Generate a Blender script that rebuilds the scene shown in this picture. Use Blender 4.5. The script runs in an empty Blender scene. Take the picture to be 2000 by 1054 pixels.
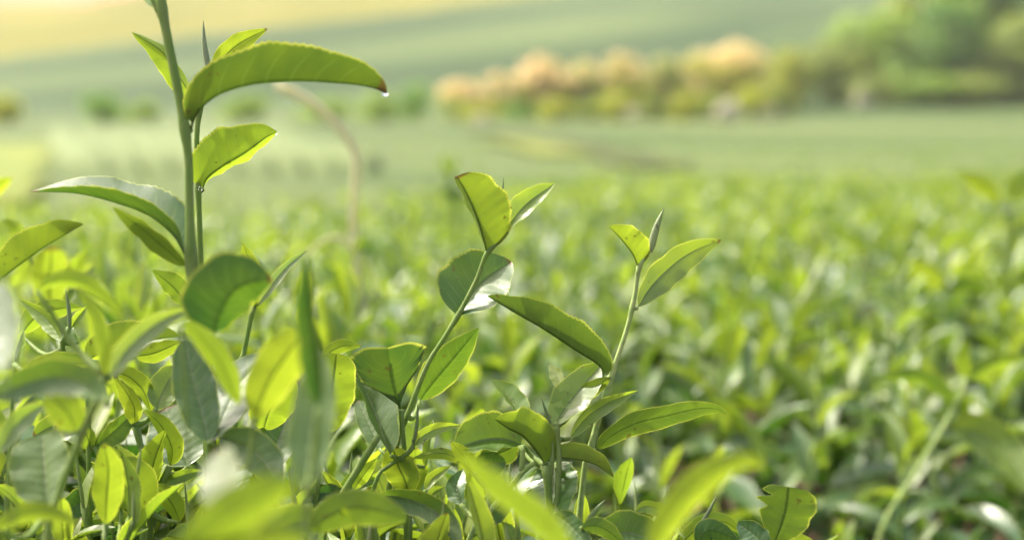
import bpy, math, random
import numpy as np
from mathutils import Vector, Matrix

random.seed(7)
rng = np.random.default_rng(11)
R = math.radians
scene = bpy.context.scene
COL = scene.collection

# ------------------------------------------------------------------ camera, sky, sun, exposure
CAM = Vector((0.0, 0.0, 1.15))
PITCH = R(4.7)
FPX = 2000 * 50 / 36.0
FWD = Vector((0, math.cos(PITCH), -math.sin(PITCH)))
UP = Vector((0, math.sin(PITCH), math.cos(PITCH)))
RIGHT = Vector((1, 0, 0))
cd = bpy.data.cameras.new("camera")
cd.lens = 50
cd.sensor_width = 36
cd.clip_start = 0.02
cd.clip_end = 3000
cd.dof.use_dof = True
cd.dof.focus_distance = 0.67
cd.dof.aperture_fstop = 4.5
cam = bpy.data.objects.new("camera", cd)
cam.location = CAM
cam.rotation_euler = (R(90) - PITCH, 0, 0)
COL.objects.link(cam)
scene.camera = cam

SUN_EL, SUN_AZ = R(54), R(-62)          # azimuth from +Y towards +X
world = bpy.data.worlds.new("World")
scene.world = world
world.use_nodes = True
wn = world.node_tree.nodes
bg = wn["Background"]
sky = wn.new("ShaderNodeTexSky")
sky.sky_type = 'NISHITA'
sky.sun_disc = False
sky.sun_elevation = SUN_EL
sky.sun_rotation = SUN_AZ
sky.air_density = 0.6
sky.dust_density = 6.0
sky.ozone_density = 0.0
world.node_tree.links.new(sky.outputs[0], bg.inputs[0])
bg.inputs[1].default_value = 0.15
sl = bpy.data.lights.new("sun", 'SUN')
sl.energy = 2.2
sl.angle = R(1.5)
sl.color = (1.0, 0.945, 0.84)
sun = bpy.data.objects.new("sun", sl)
sd = Vector((math.sin(SUN_AZ) * math.cos(SUN_EL), math.cos(SUN_AZ) * math.cos(SUN_EL), math.sin(SUN_EL)))
sun.rotation_euler = sd.to_track_quat('Z', 'Y').to_euler()
COL.objects.link(sun)
scene.view_settings.view_transform = 'Standard'
scene.view_settings.look = 'None'
scene.view_settings.gamma = 1
scene.view_settings.exposure = 1.6
cy = scene.cycles
cy.use_denoising = True
cy.max_bounces = 8
cy.diffuse_bounces = 4
cy.transmission_bounces = 6
cy.glossy_bounces = 3
cy.volume_bounces = 1
cy.sample_clamp_indirect = 6

# ------------------------------------------------------------------ helpers
def P(px, py, d):
    """point at picture-plane direction (px,py) and depth d metres"""
    return CAM + FWD * d + RIGHT * ((px - 1000) / FPX * d) + UP * ((527 - py) / FPX * d)

def link(o, parent=None):
    COL.objects.link(o)
    if parent is not None:
        o.parent = parent
    return o

def tag(o, label=None, cat=None, group=None, kind=None):
    if label: o["label"] = label
    if cat: o["category"] = cat
    if group: o["group"] = group
    if kind: o["kind"] = kind
    return o

def empty(name, loc):
    o = bpy.data.objects.new(name, None)
    o.empty_display_size = 0.02
    o.location = loc
    return link(o)

def mesh_np(name, co, faces, mat, uv=None, attrs=None, smooth=True):
    """co (n,3); faces (m,4) int array"""
    me = bpy.data.meshes.new(name)
    co = np.asarray(co, dtype=np.float32)
    faces = np.asarray(faces, dtype=np.int32)
    k = faces.shape[1]
    me.vertices.add(len(co))
    me.vertices.foreach_set("co", co.ravel())
    me.loops.add(faces.size)
    me.loops.foreach_set("vertex_index", faces.ravel())
    me.polygons.add(len(faces))
    me.polygons.foreach_set("loop_start", np.arange(0, faces.size, k, dtype=np.int32))
    me.polygons.foreach_set("loop_total", np.full(len(faces), k, dtype=np.int32))
    me.update(calc_edges=True)
    if smooth:
        me.polygons.foreach_set("use_smooth", np.ones(len(faces), dtype=bool))
    if uv is not None:
        l = me.uv_layers.new(name="UVMap")
        l.data.foreach_set("uv", np.asarray(uv, dtype=np.float32)[faces.ravel()].ravel())
    if attrs:
        for an, vals in attrs.items():
            a = me.attributes.new(an, 'FLOAT', 'POINT')
            a.data.foreach_set("value", np.asarray(vals, dtype=np.float32))
    if mat: me.materials.append(mat)
    me.validate()
    return me

def mobj(name, me, parent=None):
    return link(bpy.data.objects.new(name, me), parent)

class NT:
    """tiny node helper"""
    def __init__(self, name):
        self.m = bpy.data.materials.new(name)
        self.m.use_nodes = True
        self.t = self.m.node_tree
        self.t.nodes.clear()
        self.out = self.n("ShaderNodeOutputMaterial")
    def n(self, typ, **kw):
        nd = self.t.nodes.new(typ)
        for k, v in kw.items(): setattr(nd, k, v)
        return nd
    def l(self, a, b): self.t.links.new(a, b)
    def put(self, sock, v):
        if hasattr(v, "is_output"): self.l(v, sock)
        elif isinstance(v, tuple) and len(v) == 3: sock.default_value = (*v, 1)
        else: sock.default_value = v
    def math(self, op, a, b=0.0, c=0.0, clamp=False):
        nd = self.n("ShaderNodeMath", operation=op, use_clamp=clamp)
        for i, v in enumerate((a, b, c)): self.put(nd.inputs[i], v)
        return nd.outputs[0]
    def mix(self, f, a, b, mode='MIX'):
        nd = self.n("ShaderNodeMix", data_type='RGBA', blend_type=mode)
        self.put(nd.inputs[0], f); self.put(nd.inputs[6], a); self.put(nd.inputs[7], b)
        return nd.outputs[2]
    def ramp(self, f, lo, hi):
        nd = self.n("ShaderNodeMapRange", interpolation_type='SMOOTHSTEP')
        self.put(nd.inputs[0], f); nd.inputs[1].default_value = lo; nd.inputs[2].default_value = hi
        return nd.outputs[0]
    def noise(self, scale, detail=3, vec=None, rough=0.5):
        nd = self.n("ShaderNodeTexNoise")
        nd.inputs["Scale"].default_value = scale
        nd.inputs["Detail"].default_value = detail
        nd.inputs["Roughness"].default_value = rough
        if vec is not None: self.l(vec, nd.inputs["Vector"])
        return nd.outputs[0]
    def mapping(self, vec, scale=(1, 1, 1), rot=(0, 0, 0)):
        nd = self.n("ShaderNodeMapping")
        nd.inputs["Scale"].default_value = scale
        nd.inputs["Rotation"].default_value = rot
        self.l(vec, nd.inputs["Vector"])
        return nd.outputs[0]
    def bsdf(self, col, rough, spec=0.5, normal=None):
        b = self.n("ShaderNodeBsdfPrincipled")
        self.put(b.inputs["Base Color"], col); self.put(b.inputs["Roughness"], rough)
        self.put(b.inputs["Specular IOR Level"], spec)
        if normal is not None: self.l(normal, b.inputs["Normal"])
        return b.outputs[0]
    def bump(self, h, strength, dist):
        nd = self.n("ShaderNodeBump")
        nd.inputs["Strength"].default_value = strength
        nd.inputs["Distance"].default_value = dist
        self.l(h, nd.inputs["Height"])
        return nd.outputs[0]

def leaf_material(name, attr=False):
    """two-sided leaf: waxy upper face, duller lower face, light shining through; youth 0 (old, dark) .. 1 (new, yellow green)"""
    t = NT(name)
    if attr:
        youth = t.n("ShaderNodeAttribute", attribute_name="youth").outputs["Fac"]
        rnd = t.n("ShaderNodeAttribute", attribute_name="rnd").outputs["Fac"]
        wet = None; pale = 0.0
    else:
        oi = t.n("ShaderNodeObjectInfo")
        sp = t.n("ShaderNodeSeparateColor")
        t.l(oi.outputs["Color"], sp.inputs[0])
        youth, wet, pale = sp.outputs[0], sp.outputs[1], sp.outputs[2]
        rnd = oi.outputs["Random"]
    uvn = t.n("ShaderNodeUVMap")
    sx = t.n("ShaderNodeSeparateXYZ"); t.l(uvn.outputs[0], sx.inputs[0])
    s = t.math('ABSOLUTE', t.math('MULTIPLY_ADD', sx.outputs[0], 2.0, -1.0))
    u = sx.outputs[1]
    geo = t.n("ShaderNodeNewGeometry")
    back = geo.outputs["Backfacing"]
    pos = geo.outputs["Position"]
    # veins
    ph = t.math('MULTIPLY', t.math('SUBTRACT', u, t.math('MULTIPLY', t.math('POWER', s, 1.3), 0.13)), 9.0 * 2 * math.pi)
    vein = t.ramp(t.math('COSINE', ph), 0.86, 1.0)
    vein = t.math('MULTIPLY', vein, t.math('SUBTRACT', 1.0, t.ramp(s, 0.45, 0.95)))
    rib = t.math('SUBTRACT', 1.0, t.ramp(s, 0.025, 0.085))
    edge = t.math('MULTIPLY', t.ramp(s, 0.91, 0.975), t.math('MULTIPLY_ADD', t.noise(90, 2, pos), 1.2, 0.1, clamp=True))
    n1 = t.noise(55, 4, pos)
    n2 = t.noise(420, 3, pos)
    yv = t.math('ADD', youth, t.math('MULTIPLY_ADD', n1, 0.5, -0.25), clamp=True)
    refl = t.mix(yv, (0.028, 0.105, 0.028), (0.165, 0.285, 0.024))
    refl = t.mix(t.math('MULTIPLY', rnd, 0.38), refl, t.mix(yv, (0.045, 0.10, 0.014), (0.31, 0.29, 0.016)))
    refl = t.mix(t.math('MULTIPLY', back, 0.45), refl, t.mix(yv, (0.055, 0.11, 0.03), (0.20, 0.27, 0.03)))
    refl = t.mix(t.math('MULTIPLY', vein, 0.38), refl, (0.22, 0.30, 0.08))
    refl = t.mix(t.math('MULTIPLY', rib, 0.6), refl, t.mix(back, t.mix(yv, (0.17, 0.24, 0.07), (0.30, 0.36, 0.08)), t.mix(yv, (0.05, 0.10, 0.02), (0.10, 0.15, 0.02))))
    refl = t.mix(t.math('MULTIPLY', edge, 0.6), refl, (0.42, 0.47, 0.07))  # margin painted brighter, the look of a thin backlit rim
    if not attr:
        refl = t.mix(pale, refl, (0.52, 0.56, 0.36))  # lightens downy buds; on glossy leaves paints sky sheen into the colour
    tran = t.mix(yv, (0.04, 0.135, 0.012), (0.36, 0.51, 0.026))
    tran = t.mix(t.math('MULTIPLY', rnd, 0.25), tran, t.mix(yv, (0.065, 0.15, 0.012), (0.58, 0.57, 0.024)))
    tran = t.mix(t.math('MULTIPLY', rib, 0.9), tran, (0.03, 0.07, 0.006))
    tran = t.mix(t.math('MULTIPLY', vein, 0.3), tran, (0.12, 0.26, 0.01))
    tran = t.mix(t.math('MULTIPLY', edge, 0.85), tran, (0.88, 0.92, 0.12))
    tran = t.mix(t.math('MULTIPLY_ADD', n2, 0.3, -0.05, clamp=True), tran, t.mix(0.5, tran, (0.1, 0.2, 0.0)))
    spot = t.math('SUBTRACT', 1.0, t.ramp(t.noise(230, 2, pos), 0.27, 0.31))
    refl = t.mix(t.math('MULTIPLY', spot, 0.6), refl, (0.12, 0.09, 0.03))
    tran = t.mix(t.math('MULTIPLY', spot, 0.7), tran, (0.10, 0.07, 0.01))
    tipb = t.math('MULTIPLY', t.ramp(t.math('MULTIPLY_ADD', n1, 0.06, u), 0.975, 1.0), t.ramp(rnd, 0.45, 0.6))
    refl = t.mix(t.math('MULTIPLY', tipb, 0.8), refl, (0.16, 0.09, 0.035))
    tran = t.mix(t.math('MULTIPLY', tipb, 0.8), tran, (0.14, 0.07, 0.015))
    rough = t.math('MULTIPLY_ADD', back, 0.2, t.math('MULTIPLY_ADD', n1, 0.14, 0.36))
    rough = t.math('ADD', rough, t.math('MULTIPLY_ADD', rnd, 0.2, -0.07))
    spec = t.math('MULTIPLY_ADD', back, -0.3, 0.62)
    if wet is not None:
        wm = t.math('MULTIPLY', t.ramp(t.noise(140, 2, pos), 0.53, 0.57), wet)
        wm = t.math('MULTIPLY', wm, t.math('SUBTRACT', 1.0, t.ramp(u, 0.3, 0.6)))
        refl = t.mix(t.math('MULTIPLY', wm, 0.65), refl, (0.02, 0.07, 0.01))
        rough = t.math('MULTIPLY_ADD', wm, -0.25, rough)
    hgt = t.math('ADD', t.math('MULTIPLY', t.math('COSINE', ph), t.math('MULTIPLY', t.math('SUBTRACT', 1.0, s), -0.12)), t.math('MULTIPLY', n2, 0.35))
    hgt = t.math('ADD', hgt, t.math('MULTIPLY', n1, 0.6))
    nrm = t.bump(hgt, 0.4, 0.0010)
    pr = t.bsdf(refl, rough, spec, nrm)
    pn = pr.node
    pn.inputs["IOR"].default_value = 1.55
    t.l(t.math('MULTIPLY_ADD', back, -0.24, 0.24), pn.inputs["Coat Weight"])
    pn.inputs["Coat Roughness"].default_value = 0.42
    pn.inputs["Coat IOR"].default_value = 1.6
    tr = t.n("ShaderNodeBsdfTranslucent"); t.put(tr.inputs[0], tran)
    mx = t.n("ShaderNodeMixShader")
    t.put(mx.inputs[0], t.math('MULTIPLY_ADD', yv, 0.17, 0.33))
    t.l(pr, mx.inputs[1]); t.l(tr.outputs[0], mx.inputs[2])
    t.l(mx.outputs[0], t.out.inputs[0])
    return t.m

def simple_material(name, c1, c2, scale, rough=0.6, spec=0.4, bump=0.0, bscale=None, bdist=0.001, coords='Object', stretch=(1, 1, 1), rot=(0, 0, 0), transl=None):
    t = NT(name)
    tc = t.n("ShaderNodeTexCoord")
    v = t.mapping(t.mapping(tc.outputs[coords], (1, 1, 1), rot), stretch)
    f = t.ramp(t.noise(scale, 4, v), 0.3, 0.7)
    oi = t.n("ShaderNodeObjectInfo")
    col = t.mix(f, c1, c2)
    nr = None
    if bump: nr = t.bump(t.noise(bscale or scale * 3, 3, v), bump, bdist)
    b = t.bsdf(col, rough, spec, nr)
    if transl:
        tr = t.n("ShaderNodeBsdfTranslucent"); t.put(tr.inputs[0], t.mix(f, transl, tuple(x * 0.7 for x in transl)))
        mx = t.n("ShaderNodeMixShader"); mx.inputs[0].default_value = 0.42
        t.l(b, mx.inputs[1]); t.l(tr.outputs[0], mx.inputs[2]); b = mx.outputs[0]
    t.l(b, t.out.inputs[0])
    return t.m

M_LEAF = leaf_material("tea_leaf")
M_CANOPY = leaf_material("canopy_leaf", attr=True)
M_STEM = simple_material("green_stem", (0.20, 0.31, 0.06), (0.32, 0.42, 0.12), 300, 0.5, 0.35, 0.5, 900, 0.0006, stretch=(1, 1, 0.25), transl=(0.22, 0.36, 0.05))
M_PALESTEM = simple_material("pale_stem", (0.24, 0.36, 0.09), (0.37, 0.46, 0.15), 260, 0.6, 0.3, 0.5, 900, 0.0006)
M_TWIG = simple_material("woody_twig", (0.09, 0.05, 0.03), (0.2, 0.13, 0.08), 120, 0.8, 0.2, 0.6, 300, 0.001)
M_DRY = simple_material("dry_grass", (0.64, 0.65, 0.38), (0.76, 0.76, 0.48), 90, 0.7, 0.2, 0.4, 300, 0.0006, transl=(0.8, 0.72, 0.45))
M_SOIL = simple_material("soil", (0.07, 0.045, 0.03), (0.14, 0.09, 0.06), 6, 0.9, 0.1, 0.6, 40, 0.02)
g = NT("water"); gb = g.n("ShaderNodeBsdfPrincipled")
gb.inputs["Roughness"].default_value = 0.02; gb.inputs["IOR"].default_value = 1.33; gb.inputs["Transmission Weight"].default_value = 1.0
g.l(gb.outputs[0], g.out.inputs[0]); M_WATER = g.m

# ------------------------------------------------------------------ terrain
TY = [-60, 11, 13.5, 16, 20, 45, 72, 80, 100, 140, 220, 320, 450, 700]
TZ = [0, 0, -0.9, -0.5, 0.72, 1.62, 2.72, 2.9, 4.5, 9.8, 24.5, 42, 62, 50]
def tz(y):
    y = np.asarray(y, float)
    return sum(np.interp(y + o, TY, TZ) for o in (-1.2, 0, 1.2)) / 3 * (y > 10) + 0.0
def terr(x, y):
    x = np.asarray(x, float); y = np.asarray(y, float)
    z = tz(y)
    far = np.clip((y - 20) / 60, 0, 1)
    return z + far * (0.25 * np.sin(x * 0.07 + y * 0.03) + 0.12 * np.sin(x * 0.19 - y * 0.11))
def ground_at(px, py, dmin=14):
    d = dmin
    while d < 600:
        p = P(px, py, d)
        if p.z <= float(terr(p.x, p.y)):
            return Vector((p.x, p.y, float(terr(p.x, p.y))))
        d *= 1.004
    return p

def grid_sheet(name, xs, ys, mat, keep=None, dz=0.0, ripple=None):
    X, Y = np.meshgrid(xs, ys)
    Z = terr(X, Y) + dz
    if ripple is not None: Z = Z + ripple(X, Y)
    nx, ny = len(xs), len(ys)
    co = np.stack([X.ravel(), Y.ravel(), Z.ravel()], 1)
    I = np.arange(nx * ny).reshape(ny, nx)
    f = np.stack([I[:-1, :-1].ravel(), I[:-1, 1:].ravel(), I[1:, 1:].ravel(), I[1:, :-1].ravel()], 1)
    if keep is not None:
        c = co[f].mean(1)
        f = f[keep(c[:, 0], c[:, 1])]
        used = np.unique(f)
        remap = np.zeros(len(co), int); remap[used] = np.arange(len(used))
        co, f = co[used], remap[f]
    o = mobj(name, mesh_np(name, co, f, mat))
    return tag(o, kind="structure")

ROWDIR = R(54)      # tea rows on the hillside run up to the right
M_HILL = simple_material("hill_tea", (0.016, 0.046, 0.012), (0.092, 0.132, 0.038), 0.05, 0.85, 0.15, 0.8, 3.0, 0.25, stretch=(0.07, 1, 1), rot=(0, 0, -ROWDIR))
M_FIELD = simple_material("valley_tea", (0.040, 0.074, 0.018), (0.112, 0.145, 0.045), 0.2, 0.85, 0.15, 0.8, 5.0, 0.12, stretch=(0.22, 1, 1), rot=(0, 0, R(12)))
M_YELLOW = simple_material("yellow_crop", (0.125, 0.128, 0.018), (0.18, 0.165, 0.028), 0.05, 0.9, 0.1, 0.6, 2.0, 0.2)
M_ORANGE = simple_material("orange_soil", (0.34, 0.17, 0.09), (0.40, 0.22, 0.12), 0.05, 0.95, 0.1)
M_YOUNG = simple_material("young_crop", (0.13, 0.17, 0.04), (0.20, 0.22, 0.05), 0.4, 0.9, 0.1)
M_TRACK = simple_material("track_soil", (0.05, 0.065, 0.025), (0.08, 0.09, 0.035), 0.6, 0.95, 0.1)

# field borders on the hillside, as lines on the ground
b0, b1 = ground_at(0, 118, 85), ground_at(1000, 0, 85)
bdir = Vector((b1.x - b0.x, b1.y - b0.y)).normalized()
def above_border(x, y, off=0.0):
    return ((x - b0.x) * -bdir.y + (y - b0.y) * bdir.x) > off
def hill_ripple(X, Y):
    v = (X - b0.x) * -bdir.y + (Y - b0.y) * bdir.x
    return 0.35 * np.abs(np.sin(v * math.pi / 3.2)) * np.clip((Y - 90) / 15, 0, 1)
c0 = ground_at(160, 10, 85)
grid_sheet("ground", np.linspace(-14, 14, 57), np.linspace(-6, 17, 47), M_SOIL)
grid_sheet("ground", np.linspace(-420, 420, 61), np.array([-300, -200, -120, -60, -6.0]), M_SOIL)
xs_far = np.concatenate([np.linspace(-420, -110, 16), np.linspace(-105, 105, 141), np.linspace(110, 420, 16)])
grid_sheet("valley_field", xs_far, np.linspace(16.95, 86, 120), M_FIELD,
           ripple=lambda X, Y: 0.05 * np.abs(np.sin((Y + 0.2 * X) * 2.2)) * np.clip((Y - 19) / 6, 0, 1))
ys_hill = np.concatenate([np.linspace(85.9, 300, 215), np.linspace(304, 700, 60)])
orange = lambda x, y: (x < c0.x + (y - c0.y) * 0.1) & (y > c0.y)
grid_sheet("tea_hillside", xs_far, ys_hill, M_HILL, keep=lambda x, y: ~above_border(x, y), ripple=hill_ripple)
grid_sheet("yellow_field", xs_far, ys_hill, M_YELLOW, keep=lambda x, y: above_border(x, y) & ~orange(x, y))
grid_sheet("bare_soil_field", xs_far, ys_hill, M_ORANGE, keep=lambda x, y: above_border(x, y) & orange(x, y))
y0 = ground_at(75, 330, 17)
grid_sheet("young_crop_field", np.linspace(-40, -5, 90), np.linspace(19, 46, 80), M_YOUNG, dz=0.09,
           keep=lambda x, y: (x < -0.32 * y - 0.15 + 0.02 * (y - 25)) & (y < 37))

def ribbon(name, pix, w, mat, dmin=17, dz=0.1):
    pts = [ground_at(a, b, dmin) for a, b in pix]
    co, f = [], []
    P3 = resample([Vector(p) for p in pts], 40)
    for i, p in enumerate(P3):
        tdir = (P3[min(i + 1, 40)] - P3[max(i - 1, 0)]); tdir.z = 0; tdir.normalize()
        nrm = Vector((-tdir.y, tdir.x, 0))
        for k in (-1, 1):
            q = p + nrm * (w * k / 2)
            co.append((q.x, q.y, float(terr(q.x, q.y)) + dz))
        if i: f.append((2 * i - 2, 2 * i - 1, 2 * i + 1, 2 * i))
    return tag(mobj(name, mesh_np(name, co, f, mat)), kind="structure")

def catmull(pts, t):
    n = len(pts) - 1
    x = min(max(t * n, 0), n - 1e-6)
    i = int(x); f = x - i
    p1, p2 = pts[i], pts[i + 1]
    p0 = pts[i - 1] if i > 0 else p1 * 2 - p2
    p3 = pts[i + 2] if i + 2 <= n else p2 * 2 - p1
    return 0.5 * ((2 * p1) + (p2 - p0) * f + (2 * p0 - 5 * p1 + 4 * p2 - p3) * f * f + (3 * p1 - p0 - 3 * p2 + p3) * f ** 3)
def resample(pts, n):
    dense = [catmull(pts, i / 200) for i in range(201)]
    L = [0]
    for a, b in zip(dense, dense[1:]): L.append(L[-1] + (b - a).length)
    out, j = [], 0
    for i in range(n + 1):
        s = L[-1] * i / n
        while j < 199 and L[j + 1] < s: j += 1
        f = (s - L[j]) / max(L[j + 1] - L[j], 1e-9)
        out.append(dense[j].lerp(dense[j + 1], min(max(f, 0), 1)))
    return out

ribbon("track", [(930, 262), (1000, 268), (1080, 280), (1170, 300), (1290, 335)], 1.3, M_TRACK)
ribbon("grass_verge", [(960, 280), (1030, 292), (1110, 310)], 1.2, M_YOUNG, dz=0.12)

# ------------------------------------------------------------------ shrubs, trees, rocks far away
def tube_arrays(pts, radii, sides=8, cap=True):
    co, f = [], []
    n = len(pts)
    ref = Vector((0.31, 0.17, 0.93))
    for i, p in enumerate(pts):
        T = (pts[min(i + 1, n - 1)] - pts[max(i - 1, 0)]).normalized()
        A = T.cross(ref)
        if A.length < 1e-3: A = T.cross(Vector((1, 0, 0)))
        A.normalize(); B = T.cross(A)
        for k in range(sides):
            a = 2 * math.pi * k / sides
            co.append(p + (A * math.cos(a) + B * math.sin(a)) * radii[i])
    for i in range(n - 1):
        for k in range(sides):
            k2 = (k + 1) % sides
            f.append((i * sides + k, i * sides + k2, (i + 1) * sides + k2, (i + 1) * sides + k))
    if cap:
        for i, sgn in ((0, -1), (n - 1, 1)):
            co.append(pts[i]); c = len(co) - 1
            for k in range(0, sides, 2):
                q = [i * sides + k, i * sides + (k + 1) % sides, i * sides + (k + 2) % sides, c]
                f.append(tuple(q if sgn > 0 else q[::-1]))
    return co, f

def clump_faces(centers, radii, n, size, flat=0.5, top_only=False):
    """n leaf-sized quads spread through lobes"""
    k = rng.integers(0, len(centers), n)
    d = rng.normal(size=(n, 3)); d /= np.linalg.norm(d, axis=1)[:, None]
    if top_only: d[:, 2] = np.abs(d[:, 2]) * 0.9 + 0.1
    r = (rng.random(n) ** 0.4)[:, None]
    if top_only: r = 0.85 + 0.2 * rng.random((n, 1))
    C = np.asarray(centers)[k] + d * r * np.asarray(radii)[k]
    nn = d + rng.normal(size=(n, 3)) * flat; nn /= np.linalg.norm(nn, axis=1)[:, None]
    a = np.cross(nn, rng.normal(size=(n, 3))); a /= np.linalg.norm(a, axis=1)[:, None]
    b = np.cross(nn, a)
    s = size * (0.6 + 0.8 * rng.random((n, 1)))
    co = np.stack([C - a * s, C - b * s * 0.5, C + a * s, C + b * s * 0.5], 1).reshape(-1, 3)
    return co, np.arange(4 * n).reshape(n, 4)

def crown_mat(name, c1, c2, tr):
    return simple_material(name, c1, c2, 0.9, 0.6, 0.3, transl=tr)
MC = {
 'yellow': crown_mat("yellow_leaves", (0.25, 0.30, 0.03), (0.40, 0.42, 0.06), (0.64, 0.68, 0.07)),
 'lime': crown_mat("lime_leaves", (0.15, 0.22, 0.04), (0.26, 0.31, 0.07), (0.46, 0.56, 0.08)),
 'dark': crown_mat("dark_leaves", (0.08, 0.19, 0.04), (0.15, 0.27, 0.06), (0.3, 0.52, 0.06)),
 'mid': crown_mat("mid_leaves", (0.13, 0.24, 0.035), (0.23, 0.34, 0.06), (0.45, 0.62, 0.06)),
 'blossom': crown_mat("peach_blossom", (0.88, 0.62, 0.28), (0.92, 0.70, 0.37), (0.92, 0.70, 0.35)),
}
M_BARK = simple_material("bark", (0.10, 0.07, 0.05), (0.19, 0.15, 0.11), 6, 0.9, 0.1, 0.5, 20, 0.02)
M_ROCK = simple_material("pale_stone", (0.34, 0.32, 0.21), (0.44, 0.41, 0.28), 3, 0.85, 0.2, 0.6, 9, 0.05)

def far_plant(name, cat, label, group, px, py, w_px, h_px, mat, blossom=0.0, n=1500, trunk=True, dmin=60):
    base = ground_at(px, py, dmin)
    d = (base - CAM).dot(FWD)
    w, h = w_px * (1.3 if dmin == 60 else 1) / FPX * d, h_px / FPX * d
    root = empty(name, base)
    tag(root, label, cat, group)
    nl = 7
    cs, rs = [], []
    for i in range(nl):
        a = rng.random() * 6.28; rr = rng.random() * 0.30 * w
        r = w * (0.22 + 0.1 * rng.random())
        zc = h * (0.12 + 0.66 * rng.random())
        cs.append((math.cos(a) * rr, math.sin(a) * rr, zc)); rs.append((r * 1.15, r * 1.15, min(r, h * 0.34)))
    cs.append((0, 0, h * 0.72)); rs.append((w * 0.25, w * 0.25, h * 0.28))
    co, f = clump_faces(cs, rs, n, max(0.05 * w, 0.09))
    mobj("crown", mesh_np("crown", co, f, MC[mat], smooth=False), root)
    if blossom:
        co, f = clump_faces([(c[0], c[1] - 0.05 * w, c[2] + 0.04 * h) for c in cs], [(r[0], r[1], r[2]) for r in rs], int(n * blossom), max(0.045 * w, 0.08), top_only=True)
        mobj("blossom", mesh_np("blossom", co, f, MC['blossom'], smooth=False), root)
    tp = [Vector((0, 0, -0.2)), Vector((0.02 * w, 0, h * 0.3)), Vector((-0.02 * w, 0.01 * w, h * 0.7))]
    tc, tf = tube_arrays(resample(tp, 6), [0.05 * w * (1 - 0.12 * i) + 0.02 for i in range(7)])
    for k in range(3):
        a = k * 2.1 + rng.random()
        lp = [Vector((0, 0, h * 0.28)), Vector((math.cos(a) * w * 0.15, math.sin(a) * w * 0.15, h * 0.5)), Vector((math.cos(a) * w * 0.3, math.sin(a) * w * 0.3, h * 0.66))]
        c2, f2 = tube_arrays(resample(lp, 4), [0.03 * w * (1 - 0.18 * i) + 0.01 for i in range(5)], 6)
        o = len(tc); tc += c2; tf += [tuple(i + o for i in q) for q in f2]
    mobj("trunk", mesh_np("trunk", [tuple(c) for c in tc], tf, M_BARK), root)
    return root

HG = "flowering shrubs in the hedge at the foot of the hillside"
for px, py, w, h, mat, bl, lab in [
    (905, 232, 95, 70, 'yellow', 0.35, "low peach blossomed shrub at the downhill end of the hedge"),
    (975, 232, 95, 80, 'lime', 0.22, "low green shrub with peach flowers on top, second from the hedge's low end"),
    (1060, 232, 110, 108, 'yellow', 0.40, "peach flowering shrub, third along from the hedge's low end"),
    (1140, 234, 105, 112, 'mid', 0.22, "mid green shrub with peach flowers at the middle of the hedge"),
    (1215, 234, 110, 122, 'yellow', 0.16, "yellow green shrub with few peach flowers, above the hedge's small stones"),
    (1295, 234, 110, 122, 'lime', 0.08, "lime green shrub with almost no flowers in the hedge"),
    (1360, 232, 100, 122, 'yellow', 0.14, "yellow shrub before the tallest peach blossoms in the hedge"),
    (1435, 230, 125, 140, 'yellow', 0.42, "tallest peach blossomed shrub in the hedge, above the big pale stone"),
    (1545, 216, 110, 118, 'yellow', 0.0, "plain yellow green shrub between the flowering hedge and the trees")]:
    far_plant("flowering_shrub" if bl else "shrub", "shrub", lab, HG, px, py, w, h, MC and mat, bl)
FG = "low shrubs along the front of the flowering hedge"
for px, py, w, h, mat in [(890, 238, 60, 38, 'lime'), (940, 240, 70, 36, 'yellow'), (1015, 240, 60, 42, 'dark'), (1085, 240, 75, 46, 'yellow'),
                          (1150, 241, 60, 44, 'lime'), (1205, 241, 75, 60, 'yellow'), (1268, 241, 60, 55, 'lime'), (1330, 240, 75, 62, 'yellow'),
                          (1395, 239, 65, 58, 'lime'), (1470, 237, 75, 66, 'yellow'), (1520, 230, 60, 60, 'lime')]:
    far_plant("shrub", "shrub", "low %s shrub in front of the peach flowering hedge" % {'lime': 'lime green', 'yellow': 'yellow green', 'dark': 'dark green'}[mat], FG, px, py, w, h, mat, 0, 700)
TG = "trees and bushes at the upper right beyond the valley field"
for px, py, w, h, mat, lab in [
    (1650, 205, 170, 130, 'lime', "low bright green tree at the hedge side of the tree clump"),
    (1735, 205, 190, 185, 'mid', "mid green tree in the clump, next to the lowest bright green tree"),
    (1850, 203, 180, 200, 'dark', "dark green tree in the middle of the clump with a deep shadow under it"),
    (1935, 172, 210, 300, 'mid', "tallest mid green tree rising behind the dark tree"),
    (1815, 170, 180, 250, 'lime', "tall pale green tree behind the dark tree, cut by the photo's top edge"),
    (1700, 212, 110, 60, 'lime', "lowest lime bush at the foot of the tree clump, beside the pale stone"),
    (1800, 212, 120, 62, 'mid', "low green bush at the foot of the dark tree"),
    (1890, 210, 120, 70, 'lime', "low lime bush at the foot of the tallest tree"),
    (1990, 205, 150, 175, 'lime', "low lime green tree at the outer end of the clump")]:
    far_plant("tree" if "tree" in lab.split(" in ")[0].split(" at ")[0] else "shrub", "tree" if "tree" in lab.split(" in ")[0].split(" at ")[0] else "shrub", lab, TG, px, py, w, h, mat, 0, 2600, 'tall')
SG = "small dark shrubs along the far edge of the valley field"
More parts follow.
